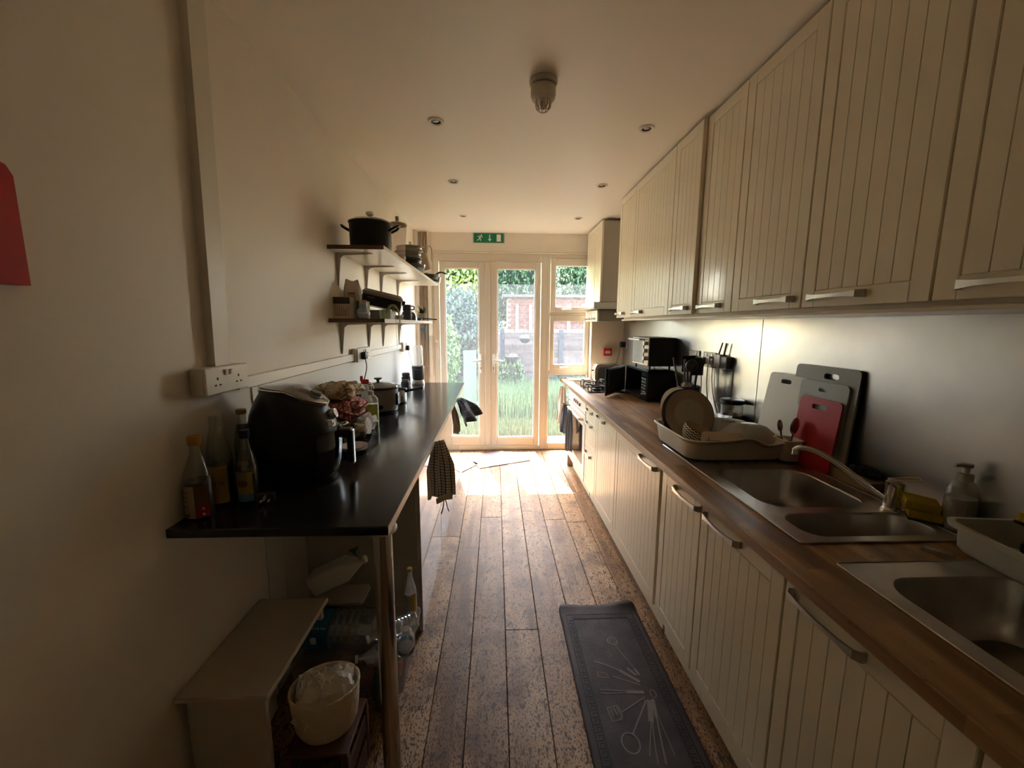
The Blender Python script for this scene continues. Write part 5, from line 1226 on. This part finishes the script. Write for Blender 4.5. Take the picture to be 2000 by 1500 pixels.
for r_ in range(5):
    for c_ in range(3): kb.box(.472 + c_ * .035, .496 + c_ * .035, -.006, -.003, .075 + r_ * .028, .093 + r_ * .028, .001)
obj('key', kb, mat('key_grey', (.16, .17, .17), .4), cp)['kind'] = 'stuff'
for q in (.03, .56):
    for w in (.03, .21): obj('foot', B().cyl((q, w, 0), .012, .013, n=12), black, mw)
ang = math.atan2(3.61 - 4.0, 1.002 - 1.308)
dr = B().box(0, .46, -.022, 0, 0.014, .272, .004); do = obj('door', dr, blackg, mw, None, None)
# hinge at local (0,0): swing so the door points out into the room
do.rotation_euler = (0, 0, -math.radians(38)); do.location = (.002, -.003, 0)
obj('door_window', B().box(.06, .40, -.0235, -.0215, .05, .235), mat('window_mesh', (.03, .03, .032), .15), do)
obj('door_inner', B().box(.02, .44, 0, .006, .03, .258, .002), mat('door_inner_grey', (.03, .03, .03), .3), do)
mo = thing('mini_oven', 'black mini oven with a steel front standing on the microwave', 'mini oven', (1.312, 3.83, ZW + .273), -PI / 2)
obj('housing', B().box(0, .40, .012, .235, .038, .285, .004), mat('mini_oven_black', (.008, .008, .009), .5), mo)
obj('front_frame', B().box(0, .40, 0, .012, .038, .285, .003), mat('oven_front', (.50, .46, .38), .18, .9), mo)
dg = obj('glass_door', B().box(.015, .29, -.006, 0, .055, .27, .003), mat('oven_glass', (.45, .40, .32), .08, .7), mo)
obj('handle', B().box(.0, .30, -.05, -.042, .258, .272, .002).box(.02, .03, -.045, 0, .26, .27).box(.27, .28, -.045, 0, .26, .27), satin, dg)
for z in (.235, .17, .105): obj('knob', B().cyl((.345, -.025, z), .019, .025, 'y', n=20, bev=.002), mat('knob_bright', (.55, .52, .46), .3, .6), mo)
for q in (.03, .37):
    for w in (.03, .205): obj('foot', B().cyl((q, w, 0), .009, .04, n=12), black, mo)

# hob, toaster, bowl, tray, call point
hb_ = thing('gas_hob', 'black four burner gas hob with cast iron pan supports near the window', 'hob', (.912, 3.89, ZW))
obj('glass_plate', B().box(0, .47, 0, .80, 0, .008, .002), blackg, hb_)
for i, (x, y, r) in enumerate(((.13, .20, .045), (.13, .58, .035), (.34, .20, .035), (.34, .58, .05))):
    bn_ = obj('burner', B().lathe([(r, .008), (r, .018), (r * .7, .022), (r * .7, .028), (0, .03)], (x, y, 0), 24, cap=False), ironm, hb_)
    g = B()
    for k in range(4):
        a = PI / 4 + k * PI / 2; c, s = math.cos(a), math.sin(a)
        g.tube([(x + c * .03, y + s * .03, .05), (x + c * .095, y + s * .095, .052), (x + c * .10, y + s * .10, .008)], .006, 6)
    g.tube([(x + .095 * math.cos(PI / 4 + k * PI / 2), y + .095 * math.sin(PI / 4 + k * PI / 2), .04) for k in range(5)], .0055, 6)
    obj('pan_support', g, ironm, hb_)
for k in range(4): obj('knob', B().cyl((.41, .31 + k * .05, .008), .015, .02, n=16, bev=.002), ironm, hb_)
t = thing('serving_tray', 'pale tray in the sun at the window end of the worktop', 'tray', (1.02, 4.87, ZW))
obj('tray', B().loft([[(x, y, z) for x, y in rr(w, d, .02)] for z, w, d in ((0, .26, .22), (.014, .28, .24), (.014, .27, .23), (.004, .25, .21))]), mat('tray_white', (.62, .60, .56), .35), t)
t = thing('toaster', 'cream long slot toaster beyond the open microwave door', 'toaster', (1.30, 4.69, ZW))
tm = mat('toaster_cream', (.55, .46, .36), .25, .3)
obj('shell', B().prism([(-.145, .012), (.145, .012), (.145, .16), (.125, .205), (.10, .215), (-.10, .215), (-.125, .205), (-.145, .16)], -.065, .065, 'y'), tm, t)
obj('side_panel', B().prism([(-.115, .03), (.115, .03), (.115, .15), (.09, .18), (-.09, .18), (-.115, .15)], -.0665, -.064, 'y'), mat('toaster_dark', (.16, .15, .13), .3, .5), t)  # darker plate on the near side of the shell
obj('lever', B().box(-.175, -.145, -.012, .012, .13, .145, .004), black, t)
obj('slot', B().box(-.11, .11, -.03, -.012, .212, .2165).box(-.11, .11, .012, .03, .212, .2165), dark, t)
for k in range(3): obj('button', B().cyl((-.150, 0, .05 + k * .025), .006, .006, 'x', n=10), black, t)
for q in (-.12, .12): obj('foot', B().box(q - .015, q + .015, -.05, .05, 0, .013), black, t)
t = thing('copper_bowl', 'small copper bottomed bowl in front of the toaster', 'bowl', (1.26, 4.50, ZW + .062 * 0 + .0)); t.location = (1.325, 4.555, ZW)
obj('bowl', B().lathe([(.03, 0), (.055, .02), (.062, .05), (.058, .05), (.05, .02), (0, .008)], n=24, cap=False), mat('copper', (.50, .22, .10), .25, .8), t)
obj('white_lining', B().lathe([(.059, .05), (.06, .053), (.05, .06), (.02, .075), (0, .078)], n=24, cap=False), mat('lining_white', (.7, .68, .62), .5), t)
cp_ = thing('fire_call_point', 'small red square fire alarm call point on the beige boxing', 'fire alarm', (1.319, 4.929, 1.227))
obj('backbox', B().box(0, .105, -.03, 0, 0, .095, .006), mat('alarm_red', (.55, .01, .02), .4), cp_)
obj('press_plate', B().box(.022, .083, -.032, -.029, .032, .062, .002), mat('alarm_white', (.75, .72, .68), .4), cp_)
text('FIRE', .014, mat('alarm_print', (.04, .04, .04), .5), cp_, (.0525, -.0325, .047))
obj('reset_dot', B().cyl((.0525, -.032, .08), .005, .003, 'y', n=12), mat('alarm_white', (.75, .72, .68), .4), cp_)
t = thing('single_socket', 'pale single wall socket above the toaster', 'socket', (XR - .0075, 4.86, 1.32), -PI / 2)
obj('face_plate', B().box(0, .09, -.008, 0, 0, .09, .002), satin, t)
plug('round black adaptor plug above the toaster', (XR - .017, 4.815, 1.37), curve([(1.50, 4.815, 1.35), (1.48, 4.81, 1.25), (1.44, 4.78, 1.12), (1.42, 4.765, 1.05)]), black, (-.06, 0, 0), .003, size=.032)

# towels by the oven
t = thing('hanging_tea_towel', 'dark grey tea towel over the window end of the oven door handle', 'tea towel', (FX - .062, 4.30, .74), .3, 'tea towels by the oven')
obj('cloth', B().sheet(hang(.17, .30, 2, .010, 11, -.03), 24, 20), mat('towel_charcoal', (.06, .065, .08), .95), t, solid=.003)
obj('fold', B().sheet(lambda u, v: ((.004 + .03 * math.sin(v * PI)) * -1 + .02 * v, (u - .5) * .10, .02 * math.sin(v * PI)), 8, 8), mat('towel_charcoal', (.06, .065, .08), .95), t, solid=.003)
t = thing('hanging_tea_towel', 'black patterned tea towel hanging long over the oven door glass', 'tea towel', (FX - .062, 4.02, .74), .1, 'tea towels by the oven')
obj('cloth', B().sheet(hang(.24, .43, 3, .010, 14, -.012), 30, 24), pattern('towel_black_check', (.03, .03, .035), (.10, .10, .11), 'uvcheck', (14, 24, 1), thr=.3), t, solid=.003)
t = thing('hanging_tea_towel', 'pale striped tea towel hung from the end of the wooden worktop', 'tea towel', (FX - .03, 4.66, .89), .5, 'tea towels by the oven')
obj('cloth', B().sheet(hang(.17, .44, 2, .014, 17, -.03), 30, 24), pattern('towel_pale_stripe', (.60, .52, .42), (.42, .28, .20), 'stripe', (60, 1, 1), thr=.3), t, solid=.003)
uvpat(MATS['towel_pale_stripe'])
obj('hook', B().tube([(.025, 0, .0), (.0, 0, .005), (-.004, 0, -.01)], .003, 6), satin, t)

# ---------------------------------------------------------------- ceiling fittings and sign
def downlight(label, x, y):
    t = thing('downlight', label, 'downlight', (x, y, ZC), 0, 'recessed ceiling downlights')
    obj('trim_ring', B().lathe([(.044, 0), (.044, -.004), (.038, -.009), (.028, -.006), (.026, .0)][::-1], n=32, cap=False), white, t)
    obj('baffle', B().lathe([(.027, -.005), (.022, -.001), (0, -.001)], n=24, cap=False), mat('baffle_dark', (.05, .045, .04), .4, .5), t)
    obj('lamp', B().lathe([(.014, -.0015), (.010, -.004), (0, -.0045)][::-1], n=18, cap=False), mat('lamp_glass', (.5, .48, .42), .15, .3), t)
    return t
dl = downlight('nearest downlight on the shelf side of the ceiling', -.322, 2.378)
for lb, x, y in (('nearest downlight on the cabinet side, level with the smoke detector', .839, 2.398), ('middle downlight on the shelf side of the ceiling', -.321, 3.307), ('middle downlight on the cabinet side of the ceiling', .835, 3.334),
                 ('farthest downlight on the shelf side of the ceiling', -.329, 4.293), ('farthest downlight on the cabinet side of the ceiling', .845, 4.321), ('downlight cut off by the top edge of the frame', .84, 1.445)):
    dup(dl, (x, y, ZC), label=lb)
sd = thing('smoke_detector', 'white cylindrical heat detector with a caged tip on the ceiling', 'detector', (.215, 1.985, ZC))
det = mat('detector_white', (.62, .57, .50), .45)
obj('base', B().lathe([(.062, 0), (.064, -.01), (.060, -.022), (.050, -.024)], n=32), det, sd)
obj('vent_ring', B().lathe([(.050, -.022), (.050, -.032)], n=32), dark, sd)
obj('body', B().lathe([(.056, -.030), (.057, -.060), (.052, -.078), (.038, -.086), (.03, -.087)], n=32), det, sd)
cg = B()
for k in range(12):
    a = 2 * PI * k / 12; c, s = math.cos(a), math.sin(a); cg.tube([(c * .035, s * .035, -.084), (c * .033, s * .033, -.112), (c * .022, s * .022, -.124)], .0028, 6)
cg.tube([(.022 * math.cos(2 * PI * k / 20), .022 * math.sin(2 * PI * k / 20), -.124) for k in range(21)], .003, 6, cap=False)
o = obj('cage', cg, det, sd)
obj('sensor_tip', B().lathe([(.010, -.085), (.012, -.115), (.006, -.122), (0, -.123)], n=16, cap=False), mat('tip_amber', (.5, .38, .2), .3), sd)
es = thing('exit_sign', 'green running man fire exit sign above the french doors', 'sign', (-.262, YE - .001, 2.572))
obj('plate', B().box(-.012, .372, -.004, 0, -.006, .113, .003), mat('sign_clear_edge', (.55, .52, .45), .3), es)
obj('green_field', B().box(0, .36, -.006, -.003, 0, .107, .001), mat('sign_green', (.0, .22, .11), .4), es)
sw = mat('sign_white', (.80, .80, .75), .5)
def poly(name, pts, x0=0, z0=0): return obj(name, B().prism([(x0 + u, z0 + v) for u, v in pts], -.0072, -.0055, 'y'), sw, es)
obj('door_symbol', B().box(.275, .325, -.0072, -.0055, .014, .094), sw, es)
poly('arrow', [(-.006, .094), (.006, .094), (.006, .042), (.022, .042), (0, .014), (-.022, .042), (-.006, .042)], .192)
m_ = B().cyl((.093, -.0072, .085), .009, .0017, 'y', n=16)
for q in ([(.062, .055), (.078, .078), (.090, .072), (.078, .045), (.068, .045)], [(.078, .078), (.06, .078), (.043, .064), (.048, .059), (.062, .070), (.075, .070)], [(.086, .072), (.096, .060), (.112, .060), (.112, .066), (.099, .067), (.090, .076)],
          [(.068, .05), (.080, .05), (.092, .038), (.088, .016), (.080, .016), (.082, .035), (.068, .044)], [(.064, .052), (.074, .044), (.062, .028), (.036, .024), (.036, .032), (.057, .036)]):
    m_.prism(q, -.0072, -.0055, 'y')
obj('running_figure', m_, sw, es)

# ---------------------------------------------------------------- floor mats and tiles
mt = thing('kitchen_mat', 'dark brown cushioned floor mat printed with utensils and a key border', 'mat', (.574, 1.32, .0015))
mtm = mat('mat_brown', (.036, .024, .023), .6, var=((.060, .043, .040), 7, .4, .65), bump=(90, .15), spec=.25)
def matf(u, v):
    x = (u - .5) * .435; y = (v - .5) * 1.55; c = .035; ax, ay = abs(x) - (.2175 - c), abs(y) - (.775 - c)
    if ax > 0 and ay > 0:
        l = math.hypot(ax, ay)
        m = max(ax, ay); k = m / l if l else 1; x = math.copysign(.2175 - c + ax * k, x); y = math.copysign(.775 - c + ay * k, y)
    z = .004 + (.028 * max(0, (v - .955) / .045) ** 1.5 * (max(0, math.cos((u - .92) * 4.2)) ** 2 + .35 * max(0, math.cos((u - .05) * 5)) ** 2))
    return (x, y, z)
obj('mat_sheet', B().sheet(matf, 30, 80), mtm, mt, solid=.006)
pk = mat('mat_print', (.15, .13, .105), .6, spec=.25); pd = mat('mat_border', (.010, .007, .008), .6, spec=.2)
def strokes(name, L_, m, z=.0078):
    b = B()
    for pts, w in L_: b.tube([(x, y, z) for x, y in pts], 1, flat=(w, .0006), up=(0, 0, 1)) if 0 else b.loft([[(x - dx, y - dy, z), (x + dx, y + dy, z), (x + dx, y + dy, z + .0005), (x - dx, y - dy, z + .0005)] for x, y, dx, dy in side(pts, w)])
    return obj(name, b, m, mt)
def side(pts, w):
    o = []
    for i, (x, y) in enumerate(pts):
        a, b = pts[max(i - 1, 0)], pts[min(i + 1, len(pts) - 1)]; l = math.hypot(b[0] - a[0], b[1] - a[1]) or 1
        o.append((x, y, -(b[1] - a[1]) / l * w / 2, (b[0] - a[0]) / l * w / 2))
    return o
bl = [([(-.185, -.735), (-.185, .700)], .004), ([(.185, -.735), (.185, .700)], .004), ([(-.187, .700), (.187, .700)], .004), ([(-.150, -.735), (-.150, .665)], .003), ([(.150, -.735), (.150, .665)], .003), ([(-.152, .665), (.152, .665)], .003)]
for k in range(46):
    y = -.73 + k * .031
    if y > .65: break
    for sx in (-1, 1): bl.append(([(sx * .180, y), (sx * .156, y), (sx * .156, y + .020), (sx * .172, y + .020), (sx * .172, y + .009)], .0032))
for k in range(11):
    x = -.150 + k * .0275; bl.append(([(x, .695), (x, .671), (x + .018, .671), (x + .018, .686), (x + .008, .686)], .0032))
o = strokes('key_border', bl, pd); o['kind'] = 'stuff'
circ = lambda cx, cy, r, n=16, ry=None: [(cx + r * math.cos(2 * PI * i / n), cy + (ry or r) * math.sin(2 * PI * i / n)) for i in range(n + 1)]
F0 = (.05, .22)
pr = [(circ(.018, .505, .024), .006), (circ(.018, .505, .012), .004), ([(.024, .480), (.075, .335)], .005), ([(.075, .335), (.085, .30)], .012),
      ([(-.045, .425), (.05, .325)], .003), ([(-.035, .44), (-.012, .41)], .003), ([(-.022, .445), (-.004, .415)], .003), ([(.04, .34), (.07, .30)], .014),
      ([(-.105, .385), (-.06, .365), (-.0, .33)], .008), ([(-.0, .33), (.075, .265)], .015),
      ([(-.105, .325), (-.06, .312), (-.06, .290), (-.105, .298), (-.105, .325)], .005), ([(-.10, .31), (-.06, .30)], .003), ([(-.04, .298), (.07, .25)], .006),
      ([(-.115, .232), (.0, .222)], .005), ([(-.115, .214), (.0, .212)], .004), ([(.0, .218), (.075, .212)], .016),
      ([(-.108, .145), (-.062, .155), (-.052, .120), (-.062, .095), (-.10, .085), (-.108, .145)], .005), ([(-.095, .142), (-.09, .105)], .004), ([(-.08, .147), (-.073, .11)], .004), ([(-.066, .15), (-.06, .11)], .004), ([(-.05, .125), (.07, .19)], .005),
      (circ(-.055, -.0, .034, 16, .04), .006), ([(-.035, .035), (.07, .175)], .006),
      ([(.0, -.05), (.02, -.0), (.055, .08)], .004), ([(.02, -.08), (.035, -.01), (.06, .08)], .004), ([(.055, .08), (.085, .175)], .022),
      ([(.05, -.08), (.065, .0), (.085, .10)], .006), ([(.085, .10), (.10, .18)], .014), (circ(.112, .205, .012, 12, .02), .004), ([(.095, -.05), (.093, .10)], .003)]
o = strokes('utensil_print', pr, pk); o['kind'] = 'stuff'
for lb, c, q in (('grey slate tile lying askew on the floor in front of the french doors', None, [(-.35, 4.763), (-.179, 4.352), (.406, 4.613), (.064, 4.974)]),
                 ('second slate tile at the foot of the glossy white units', None, [(-.374, 4.66), (-.372, 4.24), (-.20, 4.50), (-.30, 4.64)])):
    cx = sum(p[0] for p in q) / 4; cy = sum(p[1] for p in q) / 4
    tag(obj('slate_tile', B().prism([(x - cx, y - cy) for x, y in q], 0, .009, 'z'), mat('slate', (.17, .155, .16), .55, var=((.25, .21, .20), 9, .4, .65)), None, (cx, cy, .0015)), lb, 'tile', 'slate tiles by the french doors')
